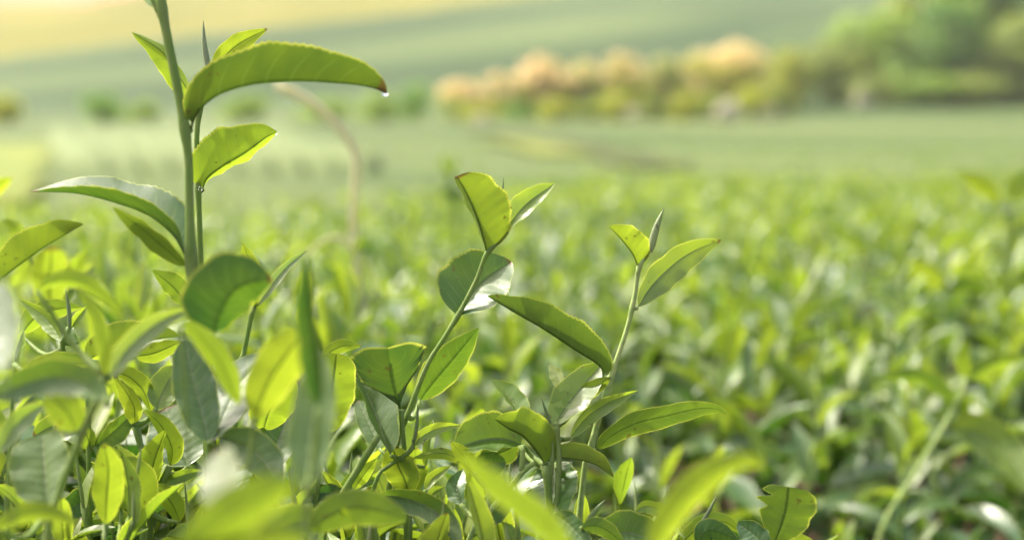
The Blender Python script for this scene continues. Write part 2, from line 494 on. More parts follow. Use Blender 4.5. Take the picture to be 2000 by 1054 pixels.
for px, py, w, h, mat, lab in [
    (12, 243, 90, 55, 'yellow', "yellow green shrub at the photo's edge by the valley field"),
    (200, 240, 90, 58, 'dark', "small dark shrub at the field's far edge, behind the long glossy leaf"),
    (285, 238, 70, 40, 'mid', "small green shrub beside the small dark one at the field's far edge"),
    (480, 238, 95, 48, 'mid', "low green shrub behind the grass stalk at the field's far edge"),
    (640, 238, 90, 40, 'mid', "low green shrub under the arching leaf tip at the field's far edge"),
    (740, 238, 90, 62, 'mid', "rounded green shrub next to the dark shrub below the hedge's low end"),
    (805, 236, 85, 72, 'dark', "dark green shrub just before the hedge's low end")]:
    far_plant("shrub", "shrub", lab, SG, px, py, w, h, mat, 0, 700)

def rock(px, py, wpx, hpx, lab):
    b = ground_at(px, py, 40); d = (b - CAM).dot(FWD)
    w, h = wpx / FPX * d, hpx / FPX * d
    co, f = [], []
    NU, NV = 12, 7
    ph = rng.random(4) * 6
    for j in range(NV + 1):
        th = math.pi * j / NV
        for i in range(NU):
            a = 2 * math.pi * i / NU
            r = 1 + 0.13 * math.sin(2 * a + ph[0]) + 0.1 * math.sin(3 * a + th * 2 + ph[1]) + 0.08 * math.cos(5 * th + ph[2])
            co.append((math.sin(th) * math.cos(a) * w / 2 * r, math.sin(th) * math.sin(a) * w / 2 * r, math.cos(th) * h * 0.6 * r + h * 0.4))
    for j in range(NV):
        for i in range(NU):
            f.append((j * NU + i, j * NU + (i + 1) % NU, (j + 1) * NU + (i + 1) % NU, (j + 1) * NU + i)[::-1])
    o = mobj("stone", mesh_np("stone", co, f, M_ROCK)); o.location = b
    tag(o, lab, "stone", "pale stones at the edge of the valley field")
rock(1422, 240, 52, 42, "largest pale stone, under the tallest flowering shrub")
rock(1500, 232, 44, 26, "flat pale stone between the large stone and the trees")
rock(1235, 236, 46, 24, "low pale stone under the middle of the flowering hedge")
rock(1692, 214, 46, 40, "pale stone at the foot of the bright green tree")
rock(940, 244, 30, 18, "small pale stone at the hedge's low end")

# rows of clipped tea on the left of the valley, built as long rounded bumpy hedges
M_ROW = simple_material("clipped_tea", (0.10, 0.14, 0.042), (0.14, 0.18, 0.06), 0.8, 0.8, 0.2, 0.8, 6.0, 0.1)
def tea_row(pix, lab):
    pts = [ground_at(a, b, 17) for a, b in pix]
    C = resample(pts, 60)
    co, f = [], []
    K = 8
    for i, p in enumerate(C):
        T = C[min(i + 1, 60)] - C[max(i - 1, 0)]; T.z = 0; T.normalize()
        N = Vector((-T.y, T.x, 0))
        env = min(1, i / 3, (60 - i) / 3) ** 0.5
        for k in range(K):
            a = math.pi * k / (K - 1)
            rr = env * (0.55 + 0.06 * rng.random())
            q = p + N * (math.cos(a) * rr * 0.9)
            co.append((q.x, q.y, float(terr(q.x, q.y)) - 0.05 + math.sin(a) * rr * 0.75))
        if i:
            for k in range(K - 1):
                f.append(((i - 1) * K + k, (i - 1) * K + k + 1, i * K + k + 1, i * K + k))
    b = pts[0]
    co = [(c[0] - b.x, c[1] - b.y, c[2] - b.z) for c in co]
    o = mobj("tea_row", mesh_np("tea_row", co, f, M_ROW)); o.location = b
    tag(o, lab, "tea row", "clipped tea rows curving over the valley field")
for i in range(9):
    x = 130 + i * 52
    tea_row([(x + 70 + i * 12, 345), (x + 30 + i * 6, 315), (x + 6, 290), (x - 4, 262)],
            "blurred clipped tea row, one of the pale green rows curving over the valley field")

# ------------------------------------------------------------------ leaves, stems, buds
SCOL = [-1, -0.96, -0.8, -0.55, -0.28, -0.06, 0, 0.06, 0.28, 0.55, 0.8, 0.96, 1]
def ang(a, u):
    return R(a[0] + (a[1] - a[0]) * u) if isinstance(a, tuple) else R(a)

def leaf_mesh(pts, w, aL, aR, face, a=0.62, b=0.95, curl=0.12, wave=0.05, teeth=30, wl=1.0, wr=1.0, notch=None, hole=None, n=None, sweep=0, origin=Vector((0, 0, 0))):
    n = n or 90
    C = resample(pts, n)
    L = sum((q - p).length for p, q in zip(C, C[1:]))
    pk = a / (a + b)
    norm = pk ** a * (1 - pk) ** b
    co, uv = [], []
    K = len(SCOL)
    sg = 1 if face == 'u' else -1
    ph, ph2 = random.random() * 6.28, random.random() * 6.28
    kw = 2.2 + random.random() * 1.6
    tw = R(random.uniform(-11, 11))
    jit = [[random.uniform(-1, 1) for _ in range(n + 1)] for _ in range(2)]
    o1, o2 = random.uniform(0, 6), random.uniform(0, 6)
    for i, p in enumerate(C):
        u = i / n
        T = (C[min(i + 1, n)] - C[max(i - 1, 0)]).normalized()
        V = (CAM - p).normalized()
        Sr = T.cross(V)
        if Sr.length < 1e-4: Sr = Vector((1, 0, 0))
        Sr.normalize()
        Vn = Sr.cross(T)
        x = min(max((u - 0.035) / 0.965, 0), 1)
        base = w * (x ** a) * ((1 - x) ** b) / norm * (1 + 0.035 * math.sin(17 * u + o1) + 0.02 * math.sin(31 * u + o2))
        saw = ((i % 3) - 1) * 0.5 if teeth else 0
        base_s = base * (1 + 0.036 * saw * (1 if 0.06 < u < 0.97 else 0)) + w * 0.03 * (1 - u)
        ar_, al_ = ang(aR, u) + tw * (u - 0.4), ang(aL, u) - tw * (u - 0.4)
        dR = Sr * math.cos(ar_) + Vn * math.sin(ar_)
        dL = -Sr * math.cos(al_) + Vn * math.sin(al_)
        nR = dR.cross(T) * sg
        nL = (-dL).cross(T) * sg
        nM = (nR + nL)
        nM = nM.normalized() if nM.length > 1e-4 else nR
        for s in SCOL:
            t = abs(s)
            wd = (base if t < 0.9 else base_s * (1 + 0.018 * jit[s > 0][i] * (teeth > 0)))
            if s < 0:
                wd *= wl; dr, nn, pp = dL, nL, ph
            else:
                wd *= wr; dr, nn, pp = dR, nR, ph2
            if notch and (s < 0) == (notch[0] < 0):
                for (uc, uw, dep) in notch[1]:
                    wd *= 1 - dep * max(0, 1 - abs(u - uc) / uw)
            q = p + dr * (wd * t)
            q = q + nn * (wd * curl * t * t + wd * wave * t * t * math.sin(kw * 6.28 * u + pp) + wd * 0.008 * t * math.sin(9.5 * 6.28 * (u - 0.12 * t)))
            if sweep: q = q + T * (w * sweep * t * t)
            if s == 0: q = q - nM * (w * 0.045 * (1 - 0.8 * u))
            co.append(q - origin)
            uv.append((s * 0.5 + 0.5, u))
    f = []
    for i in range(n):
        for j in range(K - 1):
            if hole:
                uc, sc, ur, sr = hole
                if ((i / n - uc) / ur) ** 2 + (((SCOL[j] + SCOL[j + 1]) / 2 - sc) / sr) ** 2 < 1: continue
            q = (i * K + j, i * K + j + 1, (i + 1) * K + j + 1, (i + 1) * K + j)
            f.append(q if sg > 0 else q[::-1])
    return mesh_np("leaf", [tuple(c) for c in co], f, M_LEAF, uv)

def bud_mesh(base, tip, w, bend, origin, n=22, sides=10):
    """rolled young leaf: a spindle with a spiral seam"""
    mid = (base + tip) / 2 + bend
    C = resample([base, mid, tip], n)
    co, f, uv = [], [], []
    ref = Vector((0.2, -0.9, 0.1))
    for i, p in enumerate(C):
        u = i / n
        T = (C[min(i + 1, n)] - C[max(i - 1, 0)]).normalized()
        A = T.cross(ref).normalized(); B = T.cross(A)
        r = w * max(0.02, (u + 0.02) ** 0.5 * (1 - u) ** 0.85 / 0.5 * 0.78 + 0.18 * (1 - u) ** 3)
        for k in range(sides):
            a = 2 * math.pi * k / sides
            rr = r * (1 + 0.22 * math.cos(a - 2.2 * u)) * (0.72 if k == int(3 + 3 * u) % sides else 1)
            co.append(tuple(p - origin + (A * math.cos(a) + B * math.sin(a) * 0.8) * rr))
            uv.append((0.5 + 0.42 * math.cos(a), u))
    for i in range(n):
        for k in range(sides):
            f.append((i * sides + k, i * sides + (k + 1) % sides, (i + 1) * sides + (k + 1) % sides, (i + 1) * sides + k))
    return mesh_np("bud", co, f, M_LEAF, uv)

def px3(pt, d):
    return P(pt[0], pt[1], d + (pt[2] * 0.01 if len(pt) > 2 else 0))

def lf(path, w, aL=0, aR=0, y=0.8, face=None, wet=0, pale=0, dd=0, d=None, lay=None, **k):
    return dict(path=path, w=w, aL=aL, aR=aR, y=y, face=face, wet=wet, pale=pale, dd=dd, d=d, lay=lay, k=k)

NEAR = "sharp and near tea shoots of the front bush"
def shoot(label, d, stems, leaves, buds=(), group=NEAR, mat=None, ext=0.16, name="tea_shoot", petioles=True, teeth=True, pal=0.0):
    mat = mat or M_STEM
    st3 = []
    for s in stems:
        st3.append(([px3(p, d) for p in s[0]], s[1] / FPX * d, s[2] / FPX * d))
    first = st3[0][0]
    # carry the main stem down into the bush
    v = (first[0] - first[1]).normalized() if len(first) > 1 else Vector((0, 0, -1))
    e1 = first[0] + (v * 0.35 + Vector((0, 0, -0.65))) * ext * 0.5
    e2 = first[0] + (v * 0.2 + Vector((0.03, 0.15, -0.85))) * ext
    st3[0] = ([e2, e1] + first, st3[0][1], st3[0][2])
    root = empty(name, e2)
    tag(root, label, "tea shoot" if name == "tea_shoot" else name.replace("_", " "), group)
    O = Vector(e2)
    co, f = [], []
    allpts = []
    bases = [px3(l['path'][0], (l['d'] or d) + l['dd'] * 0.01) for l in leaves]
    for pts, r0, r1 in st3:
        n = max(24, 9 * len(pts))
        C = resample(pts, n)
        allpts += C
        rad = []
        for i in range(n + 1):
            u = i / n
            r = r0 + (r1 - r0) * u
            near = min([(b - C[i]).length for b in bases] + [1])
            rad.append(r * (1 + 0.07 * math.sin(u * 23 + r0 * 9e3) + 0.4 * math.exp(-(near / (2.2 * r + 0.001)) ** 2)))
        c2, f2 = tube_arrays([c - O for c in C], rad, 10)
        o = len(co); co += c2; f += [tuple(i + o for i in q) for q in f2]
    if petioles:
        for l in leaves:
            dl = (l['d'] or d) + l['dd'] * 0.01
            b = px3(l['path'][0], dl)
            best = min(allpts, key=lambda q: (q - b).length + (0.6 * max(0, q.z - b.z)))
            gap = (best - b).length
            if 0.0015 < gap:
                mid = (b + best) / 2 + Vector((0, 0.004, -0.12 * gap))
                C = resample([best, mid, b + (b - px3(l['path'][1], dl)) * -0.04], 8)
                rr = max(0.0008, l['w'] / FPX * d * 0.045)
                c2, f2 = tube_arrays([c - O for c in C], [max(rr, 0.0011) * (1.5 - 0.09 * i) for i in range(9)], 8)
                o = len(co); co += c2; f += [tuple(i + o for i in q) for q in f2]
    mobj("stem", mesh_np("stem", [tuple(c) for c in co], f, mat), root)
    for l in leaves:
        dl = (l['d'] or d) + l['dd'] * 0.01
        fm = l['aL'] if not isinstance(l['aL'], tuple) else sum(l['aL']) / 2
        fr = l['aR'] if not isinstance(l['aR'], tuple) else sum(l['aR']) / 2
        face = l['face'] or ('u' if fm + fr >= 0 else 'd')
        lay = l['lay'] if l['lay'] is not None else (0.75 if face == 'u' else -0.3)
        yb = l['path'][0][1]
        pts = [px3(p, dl + lay * (yb - p[1]) / FPX * dl) for p in l['path']]
        me = leaf_mesh(pts, l['w'] / FPX * dl, l['aL'], l['aR'], face, origin=O, **l['k'])
        o = mobj("leaf", me, root)
        o.color = (l['y'], l['wet'], l['pale'], 1)
    for bd in buds:
        b, t_, w = bd[0], bd[1], bd[2]
        y = bd[3] if len(bd) > 3 else 0.6
        pl = bd[4] if len(bd) > 4 else 0.5
        B, T_ = px3(b, d), px3(t_, d)
        o = mobj("bud", bud_mesh(B, T_, w / FPX * d, RIGHT * ((T_ - B).length * 0.03 * random.choice((-1, 1))), O), root)
        o.color = (y, 0, pl, 1)
    return root

def drop(px, py, d, rpx, lab, elong=1.0):
    r = rpx / FPX * d
    co, f = [], []
    NU, NV = 14, 9
    for j in range(NV + 1):
        th = math.pi * j / NV
        for i in range(NU):
            a = 2 * math.pi * i / NU
            zz = math.cos(th); k = 1 - 0.25 * max(zz, 0) * elong
            co.append((math.sin(th) * math.cos(a) * r * k, math.sin(th) * math.sin(a) * r * k, zz * r * (1 + 0.2 * elong * max(zz, 0))))
    for j in range(NV):
        for i in range(NU):
            f.append((j * NU + i, j * NU + (i + 1) % NU, (j + 1) * NU + (i + 1) % NU, (j + 1) * NU + i)[::-1])
    o = mobj("water_drop", mesh_np("water_drop", co, f, M_WATER))
    o.location = P(px, py, d)
    tag(o, lab, "water drop", "water drops on the shoots")

# ---- A: tall thick stem at the left
shoot("tall thick stemmed tea shoot rising past the top edge with an arching leaf", 0.605,
  [([(412, 880), (402, 720), (385, 610), (373, 500), (370, 400), (367, 300), (352, 200), (332, 100), (317, 20), (308, -40)], 12.5, 8.5),
   ([(317, 42), (305, 15), (292, -8)], 5, 3)],
  [lf([(372, 252), (380, 228), (402, 200), (440, 178), (500, 163), (580, 158), (670, 163), (722, 170), (756, 183)], 74, 18, -148, 0.27, 'd', a=0.6, b=0.62, curl=0.1, wave=0.02),
   lf([(364, 498), (340, 458), (292, 420), (230, 396), (150, 377), (60, 374)], 86, (112, 100), -46, 0.14, 'u', curl=-0.05, a=0.7, b=1.0, wave=0.04),
   lf([(366, 522), (322, 484), (272, 442), (220, 405)], 26, -30, 62, 0.6, 'd', a=0.6, b=0.8),
   lf([(306, 18), (292, -5), (276, -25), (258, -40)], 14, 10, 40, 0.5, 'u'),
   lf([(418, 655), (430, 612), (452, 572), (484, 553), (532, 546)], 82, 8, -42, 0.08, 'd', d=0.535, a=0.5, b=0.8, curl=0.2, teeth=0),
   lf([(408, 868), (392, 800), (374, 730), (360, 664)], 42, -4, 0, 0.2, 'u', pale=0.04, lay=0.4, d=0.585, a=0.6, b=0.6),
   lf([(414, 866), (440, 806), (472, 745), (522, 690)], 56, -40, 42, 0.10, 'u', d=0.60, pale=0.1, a=0.6, b=0.6),  # pale adds some of the white sky gloss as colour
   lf([(368, 600), (340, 562), (297, 527)], 27, -40, 5, 0.62, 'd', dd=3)],
  group=NEAR)
drop(752, 181, 0.603, 7, "clear water drop at the tip of the long arching leaf")

# ---- B: thin stem just behind A
shoot("slender tea shoot close behind the tall thick stem, with bud and two upper leaves", 0.662,
  [([(399, 640), (392, 520), (389, 420), (387, 370), (384, 300), (386, 240), (396, 185), (408, 143)], 8.0, 5)],
  [lf([(381, 212), (374, 190), (350, 150), (315, 100), (257, 63)], 27, 15, -58, 0.95, 'd', a=0.8, curl=0.15),
   lf([(416, 142), (438, 112), (470, 84), (523, 56)], 21, 10, 28, 1.0, 'd', curl=0.15),
   lf([(394, 371), (405, 348), (435, 325), (480, 298), (518, 270), (541, 258)], 66, 3, -72, 0.93, 'd', a=0.5, b=0.75, curl=0.12, wave=0.03)],
  [((408, 146), (397, 40), 8.5, 0.5, 0.6)])
drop(537, 259, 0.658, 5, "clear water drop at the tip of the rounded leaf beside the tall stem")
drop(391, 369, 0.655, 4.5, "water drop in the leaf joint of the slender stem")

# ---- C: centre shoot
shoot("sharp upright shoot at the photo's centre with bud and broad yellow green leaf", 0.67,
  [([(768, 900), (800, 800), (835, 712), (862, 668), (895, 615), (930, 548), (950, 497), (975, 470), (990, 448)], 8.5, 4)],
  [lf([(952, 494), (945, 468), (931, 425), (914, 385), (892, 344)], 70, -78, 2, 0.68, 'd', a=0.5, b=0.52, curl=0.1, wave=0.03),
   lf([(990, 450), (1005, 425), (1035, 393), (1085, 357)], 27, 8, 42, 0.85, 'u', pale=0.15, curl=0.15),
   lf([(888, 618), (915, 582), (950, 545), (999, 511)], 74, -5, 42, 0.22, 'u', wl=1.05, wr=0.95, a=0.5, b=0.75, curl=0.08),
   lf([(818, 785), (845, 748), (885, 700), (936, 639)], 37, 25, -28, 0.25, 'd', dd=4)],
  [((987, 447), (983, 345), 5.5, 0.45, 0.35)])

# ---- D: right shoot
shoot("sharp tall shoot with pale bud, to the right of the centre shoot", 0.67,
  [([(1138, 945), (1155, 870), (1177, 790), (1202, 710), (1225, 640), (1240, 575), (1248, 522), (1268, 488)], 10.5, 4)],
  [lf([(1247, 522), (1236, 497), (1216, 471), (1190, 442)], 40, -85, 3, 1.0, 'd', a=0.5, b=0.72, curl=0.12),
   lf([(1243, 604), (1270, 562), (1312, 520), (1352, 492), (1409, 468)], 33, 26, -14, 0.5, 'u', a=0.75, b=0.85, pale=0.14, wave=0.08),
   lf([(1179, 738), (1172, 714), (1120, 680), (1060, 641), (1000, 607), (952, 578)], 52, -150, 12, 0.48, 'd', a=0.5, b=0.75, curl=0.12, wave=0.02),
   lf([(1162, 882), (1192, 852), (1242, 826), (1300, 812), (1360, 798), (1400, 798), (1420, 810)], 24, 35, -12, 0.45, 'd', a=0.55, b=0.8, curl=0.15)],
  [((1268, 492), (1297, 407), 11, 0.7, 0.55)], mat=M_PALESTEM)

# ---- E: front cluster below the centre
shoot("dense cluster of young leaves at the foot of the two sharp shoots", 0.655,
  [([(1080, 1075), (1071, 965), (1065, 908)], 8, 6.5), ([(1085, 1010), (1092, 900), (1086, 832)], 5.5, 5), ([(1072, 950), (1080, 880), (1074, 850)], 4, 3)],
  [lf([(1066, 908), (1052, 886), (1022, 852), (992, 836), (967, 818)], 54, -150, 8, 0.92, 'd', a=0.5, b=0.62, curl=0.22),
   lf([(1070, 898), (1090, 893), (1130, 897), (1165, 908), (1198, 931)], 31, 8, -140, 0.8, 'd', a=0.5, b=0.8, curl=0.2),
   lf([(1083, 834), (1102, 800), (1132, 762), (1180, 705)], 40, 0, 34, 0.62, 'u', wet=1, pale=0.12, a=0.55, b=0.8),
   lf([(1098, 764), (1088, 735), (1072, 708)], 15, 20, 30, 0.8, 'u', pale=0.3, dd=2),
   lf([(1128, 790), (1155, 762), (1194, 736)], 18, 10, -30, 0.7, 'd', dd=1.5),
   lf([(1023, 832), (1006, 796), (986, 766), (959, 741)], 30, 68, 5, 0.72, 'u', pale=0.1, curl=0.15, dd=1),
   lf([(1022, 868), (985, 857), (940, 860), (888, 876)], 54, 60, 4, 0.38, 'u', a=0.55, b=0.6, dd=1.2),
   lf([(1012, 866), (985, 880), (938, 896)], 28, -10, 5, 0.5, 'd', a=0.5, b=0.55, dd=3),
   lf([(1112, 858), (1142, 818), (1185, 788), (1246, 762)], 22, 48, 25, 0.85, 'u', pale=0.2, curl=0.12),
   lf([(1083, 900), (1082, 945), (1086, 985), (1094, 1012)], 58, 40, -16, 0.28, 'u', wet=1, a=0.5, b=0.5, dd=1.5, curl=-0.05),
   lf([(1128, 1050), (1138, 1010), (1136, 955)], 18, 5, -40, 0.9, 'd', dd=2.5)],
  [((1076, 852), (1057, 775), 5.5, 0.4, 0.1), ((1143, 1024), (1182, 975), 8, 0.8, 0.45)])

shoot("forked pale stem with leaves left of the dense leaf cluster", 0.665,
  [([(912, 1066), (964, 989), (1000, 946), (1017, 922), (1022, 868)], 8.5, 5), ([(1012, 930), (1038, 907), (1060, 902)], 5.5, 5)],
  [lf([(924, 910), (950, 906), (988, 902)], 28, 20, 8, 0.25, 'u', a=0.5, b=0.6),
   lf([(926, 925), (908, 893), (879, 861)], 18, -20, 10, 0.95, 'd'),
   lf([(908, 902), (862, 884), (806, 894)], 12, 10, -20, 0.85, 'd'),
   lf([(985, 950), (968, 985), (930, 1030)], 30, -5, 20, 0.2, 'u', a=0.5, b=0.7, dd=2),
   lf([(900, 985), (892, 950), (905, 915)], 22, -10, 30, 0.15, 'u', dd=1.5)],
  mat=M_PALESTEM)

# ---- I: small silver shoot and the middle-left leaves
shoot("small shoot with a narrow silvery leaf, beside the heart shaped dark leaf", 0.672,
  [([(468, 730), (476, 690), (486, 640), (494, 600)], 6.5, 5), ([(493, 606), (506, 575), (512, 560)], 3, 2.5)],
  [lf([(500, 548), (490, 515), (473, 475)], 15, 30, 30, 0.8, 'd', curl=0.2),
   lf([(499, 602), (528, 560), (560, 521), (600, 489)], 15, 35, 45, 0.35, 'u', pale=0.85, curl=0.1),  # silvery gloss of this edge-on leaf is painted through pale
   lf([(497, 606), (500, 570), (503, 546)], 7, 10, 10, 0.8, 'd')],
  [((508, 568), (518, 522), 6, 0.8, 0.5)])

shoot("yellow green upright leaf with dark midrib, left of the heart shaped leaf", 0.66,
  [([(622, 930), (632, 880), (640, 845)], 7, 5)],
  [lf([(640, 850), (644, 805), (650, 752), (657, 690)], 44, -12, 4, 0.82, 'd', a=0.55, b=0.35, curl=0.1),
   lf([(622, 880), (648, 842), (672, 802), (693, 764)], 20, 40, 52, 0.15, 'u', pale=0.25, dd=0.8),
   lf([(625, 700), (668, 676), (707, 676)], 15, 10, -20, 0.6, 'd', dd=2)])

shoot("yellow leaf and pale grey green leaf standing before the dark upright blur", 0.655,
  [([(508, 920), (512, 880), (514, 840)], 6, 5)],
  [lf([(514, 842), (526, 802), (550, 772), (577, 742)], 38, 20, 3, 0.92, 'd', a=0.5, b=0.7),
   lf([(535, 922), (540, 870), (560, 812), (584, 742)], 44, 10, 8, 0.12, 'u', a=0.55, b=0.7, dd=1.5),
   lf([(428, 852), (468, 868), (510, 895), (548, 950)], 42, 8, 30, 0.22, 'u', a=0.5, b=0.6, d=0.60)])

shoot("dark folded heart shaped leaf on the stem left of the centre shoot", 0.665,
  [([(790, 900), (786, 840), (784, 800)], 6, 4.5)],
  [lf([(783, 802), (773, 768), (766, 738), (762, 708)], 76, (10, -22), (2, -22), 0.22, 'd', a=0.95, b=0.3, curl=0.1, wave=0.02, sweep=0.42),
   lf([(765, 892), (748, 850), (728, 797), (706, 747), (691, 711)], 50, 70, 16, 0.16, 'u', a=0.6, b=0.8, dd=-1.2, wet=0.3),
   lf([(742, 878), (722, 830), (698, 782)], 22, 10, 10, 0.2, 'u', dd=2, a=0.5, b=0.6)])

shoot("cut thick stem leaning right in the front bush with a slim yellow leaf", 0.645,
  [([(640, 1010), (660, 978), (700, 914), (740, 850)], 8.5, 6.5)],
  [lf([(690, 958), (712, 925), (737, 893)], 14, 5, -25, 0.98, 'd', dd=1.5),
   lf([(575, 992), (605, 966), (650, 962), (692, 968)], 24, 25, 30, 0.12, 'u', wave=0.2, dd=1.2, pale=0.15),
   lf([(662, 968), (690, 940), (742, 936)], 20, 30, 8, 0.4, 'u', dd=2)])

shoot("small shoot with needle bud and yellow leaf pointing right, below the heart shaped leaf", 0.66,
  [([(728, 960), (765, 906), (802, 880), (808, 858)], 7, 4)],
  [lf([(803, 872), (830, 848), (864, 834), (902, 830)], 14, 20, 20, 1.0, 'u', pale=0.12),
   lf([(830, 914), (836, 870), (846, 819)], 14, 30, 30, 0.8, 'u', curl=0.2, dd=1)],
  [((808, 862), (816, 785), 5.5, 0.55, 0.2)])

shoot("stalk with a yellow green leaf hanging beside the forked pale stem", 0.665,
  [([(800, 1075), (801, 1010), (800, 966)], 6, 5)],
  [lf([(800, 968), (790, 935), (776, 905), (768, 872)], 33, -15, 5, 0.92, 'd', a=0.55, b=0.55),
   lf([(830, 958), (846, 932), (882, 908)], 12, 10, 25, 0.95, 'u', dd=2),
   lf([(836, 975), (850, 958), (868, 950)], 10, 10, 25, 0.9, 'u', dd=2)])

shoot("long arching dark leaf over the bottom edge, right of the leaf with a hole", 0.635,
  [([(735, 1075), (728, 1020), (718, 976)], 6, 5)],
  [lf([(716, 976), (765, 968), (828, 985), (874, 1020), (902, 1070)], 30, (70, -5), (10, 25), 0.3, 'u', a=0.55, b=0.8),
   lf([(880, 1075), (850, 1040), (828, 1022)], 28, -10, 5, 0.3, 'd', dd=2)])

# ---- H: left cluster
shoot("tiny young shoot with thin bud between larger leaves near the left edge", 0.67,
  [([(118, 760), (122, 700), (123, 668), (135, 640)], 5, 4)],
  [lf([(120, 666), (102, 636), (76, 610), (37, 585)], 17, -15, 38, 0.92, 'u', curl=0.2),
   lf([(138, 642), (150, 622), (170, 598)], 11, 25, 25, 0.95, 'u', curl=0.2),
   lf([(40, 655), (68, 622), (110, 604), (162, 600)], 25, 5, -30, 0.72, 'd', dd=4),
   lf([(152, 670), (138, 645), (143, 622)], 8, 20, 20, 0.4, 'u')],
  [((135, 642), (128, 564), 6, 0.5, 0.4)])

shoot("curved yellow green leaf reaching in from the left edge", 0.63,
  [([(-70, 700), (-40, 620), (-22, 570)], 8, 6)],
  [lf([(-22, 572), (0, 546), (50, 508), (102, 473), (163, 438)], 50, 3, -145, 0.82, 'd', a=0.6, b=0.75, curl=0.12)])

shoot("folded small yellow leaf standing upright at the left edge", 0.66,
  [([(24, 780), (28, 740), (29, 712)], 4, 3.5)],
  [lf([(29, 715), (32, 684), (46, 644)], 19, 35, 38, 0.95, 'u', curl=0.25),
   lf([(48, 722), (95, 712), (140, 708), (192, 714)], 22, 8, -60, 0.75, 'd', a=0.5, b=0.7, dd=-2)])

shoot("broad green leaf lying flat behind the pale narrow leaf at left", 0.66,
  [([(172, 790), (170, 740), (168, 706)], 6, 5)],
  [lf([(166, 706), (195, 690), (250, 672), (350, 656)], 46, 5, -140, 0.72, 'd', a=0.5, b=0.7),
   lf([(262, 696), (300, 690), (357, 666)], 20, 8, -20, 0.75, 'd', dd=1.5)])

shoot("pair of yellow leaves arching from one short stalk at lower left", 0.655,
  [([(285, 930), (275, 880), (263, 832)], 6.5, 5)],
  [lf([(263, 834), (262, 795), (244, 762), (222, 735)], 20, 10, -35, 0.95, 'd', curl=0.15),
   lf([(222, 727), (252, 736), (280, 763), (296, 806)], 22, 5, -40, 0.82, 'd', curl=0.15),
   lf([(306, 800), (315, 772), (328, 745), (345, 718)], 32, 5, 8, 0.55, 'u', a=0.5, b=0.5, pale=0.08)])

shoot("large dull green leaf with pale midrib behind a yellow leaf, lower left", 0.655,
  [([(300, 985), (315, 945), (332, 910)], 7, 5.5)],
  [lf([(368, 912), (350, 860), (334, 820), (322, 796)], 58, 0, -5, 0.18, 'u', a=0.5, b=0.5, wet=1, dd=1.5),
   lf([(332, 912), (336, 876), (314, 830), (281, 800)], 24, -40, 4, 1.0, 'd', curl=0.2),
   lf([(318, 945), (355, 928), (398, 918)], 14, 30, 10, 0.6, 'u'),
   lf([(352, 1020), (337, 985), (312, 957), (287, 947)], 22, -30, 5, 0.92, 'd', curl=0.2, dd=-1)])

shoot("dark leaf with one glossy white corner among the lower left leaves", 0.66,
  [([(215, 970), (205, 920), (186, 872)], 5, 4)],
  [lf([(184, 872), (222, 842), (257, 808)], 26, 45, -8, 0.25, 'u', a=0.5, b=0.6),
   lf([(185, 866), (142, 838), (104, 832), (64, 852)], 28, 15, 5, 0.45, 'u', a=0.5, b=0.6, dd=1),
   lf([(178, 880), (170, 850), (158, 830)], 16, 5, 5, 0.85, 'd'),
   lf([(196, 960), (150, 985), (112, 1010)], 28, 5, 10, 0.12, 'u', dd=1, a=0.5, b=0.7)])

shoot("broad pale green leaf split by its midrib, standing at lower left", 0.56,
  [([(85, 1070), (92, 1040), (92, 1002)], 6, 5)],
  [lf([(92, 1004), (90, 960), (87, 905), (82, 848)], 68, -4, 42, 0.38, 'u', a=0.6, b=0.35, curl=0.08, pale=0.16, lay=0.5),
   lf([(-15, 1035), (48, 1004), (100, 1002), (155, 1024)], 22, 15, -35, 0.6, 'd', d=0.50)])

shoot("thick green stem crossing the broad pale leaf at lower left", 0.515,
  [([(88, 1075), (120, 950), (160, 848), (192, 770), (205, 735)], 8.5, 7)],
  [lf([(208, 740), (203, 672), (184, 608), (148, 558)], 19, 40, -35, 0.62, 'd', curl=0.1),
   lf([(212, 744), (242, 690), (290, 643), (332, 617), (382, 601)], 26, 20, 22, 0.62, 'u', pale=0.4, curl=0.15),
   lf([(208, 785), (160, 748), (90, 738), (-20, 775)], 40, 25, 10, 0.3, 'u', d=0.48, a=0.55, b=0.6),
   lf([(150, 842), (128, 800), (88, 768)], 34, 5, -8, 0.75, 'd', a=0.5, b=0.6),
   lf([(70, 568), (100, 552), (145, 548), (186, 565), (232, 608)], 20, 5, -45, 0.75, 'd', d=0.52)])

shoot("bright yellow upright leaf with dark midrib at the lower left", 0.585,
  [([(205, 1075), (206, 1050), (207, 1022)], 6, 5)],
  [lf([(207, 1026), (209, 970), (212, 918), (204, 866)], 30, -15, 4, 0.97, 'd', a=0.6, b=0.65),
   lf([(250, 1010), (274, 962), (262, 922), (226, 898)], 34, -30, 2, 0.8, 'd', d=0.64, a=0.5, b=0.6),
   lf([(238, 1000), (225, 950), (180, 905)], 26, 0, 10, 0.4, 'd', d=0.65)])

shoot("pale olive leaf reaching up from the left edge at mid height", 0.53,
  [([(-30, 960), (-20, 920), (-6, 884)], 5, 4)],
  [lf([(-6, 886), (28, 834), (62, 803), (102, 784)], 24, 15, 22, 0.62, 'u', pale=0.3)])

shoot("very blurred whitish leaf at the left edge", 0.40,
  [([(15, 800), (10, 760), (6, 722)], 6, 5)],
  [lf([(6, 724), (12, 650), (-4, 552)], 40, -38, 42, 0.12, 'u', a=0.5, b=0.5, pale=0.3)])  # whitish sky reflection partly painted into the leaf colour

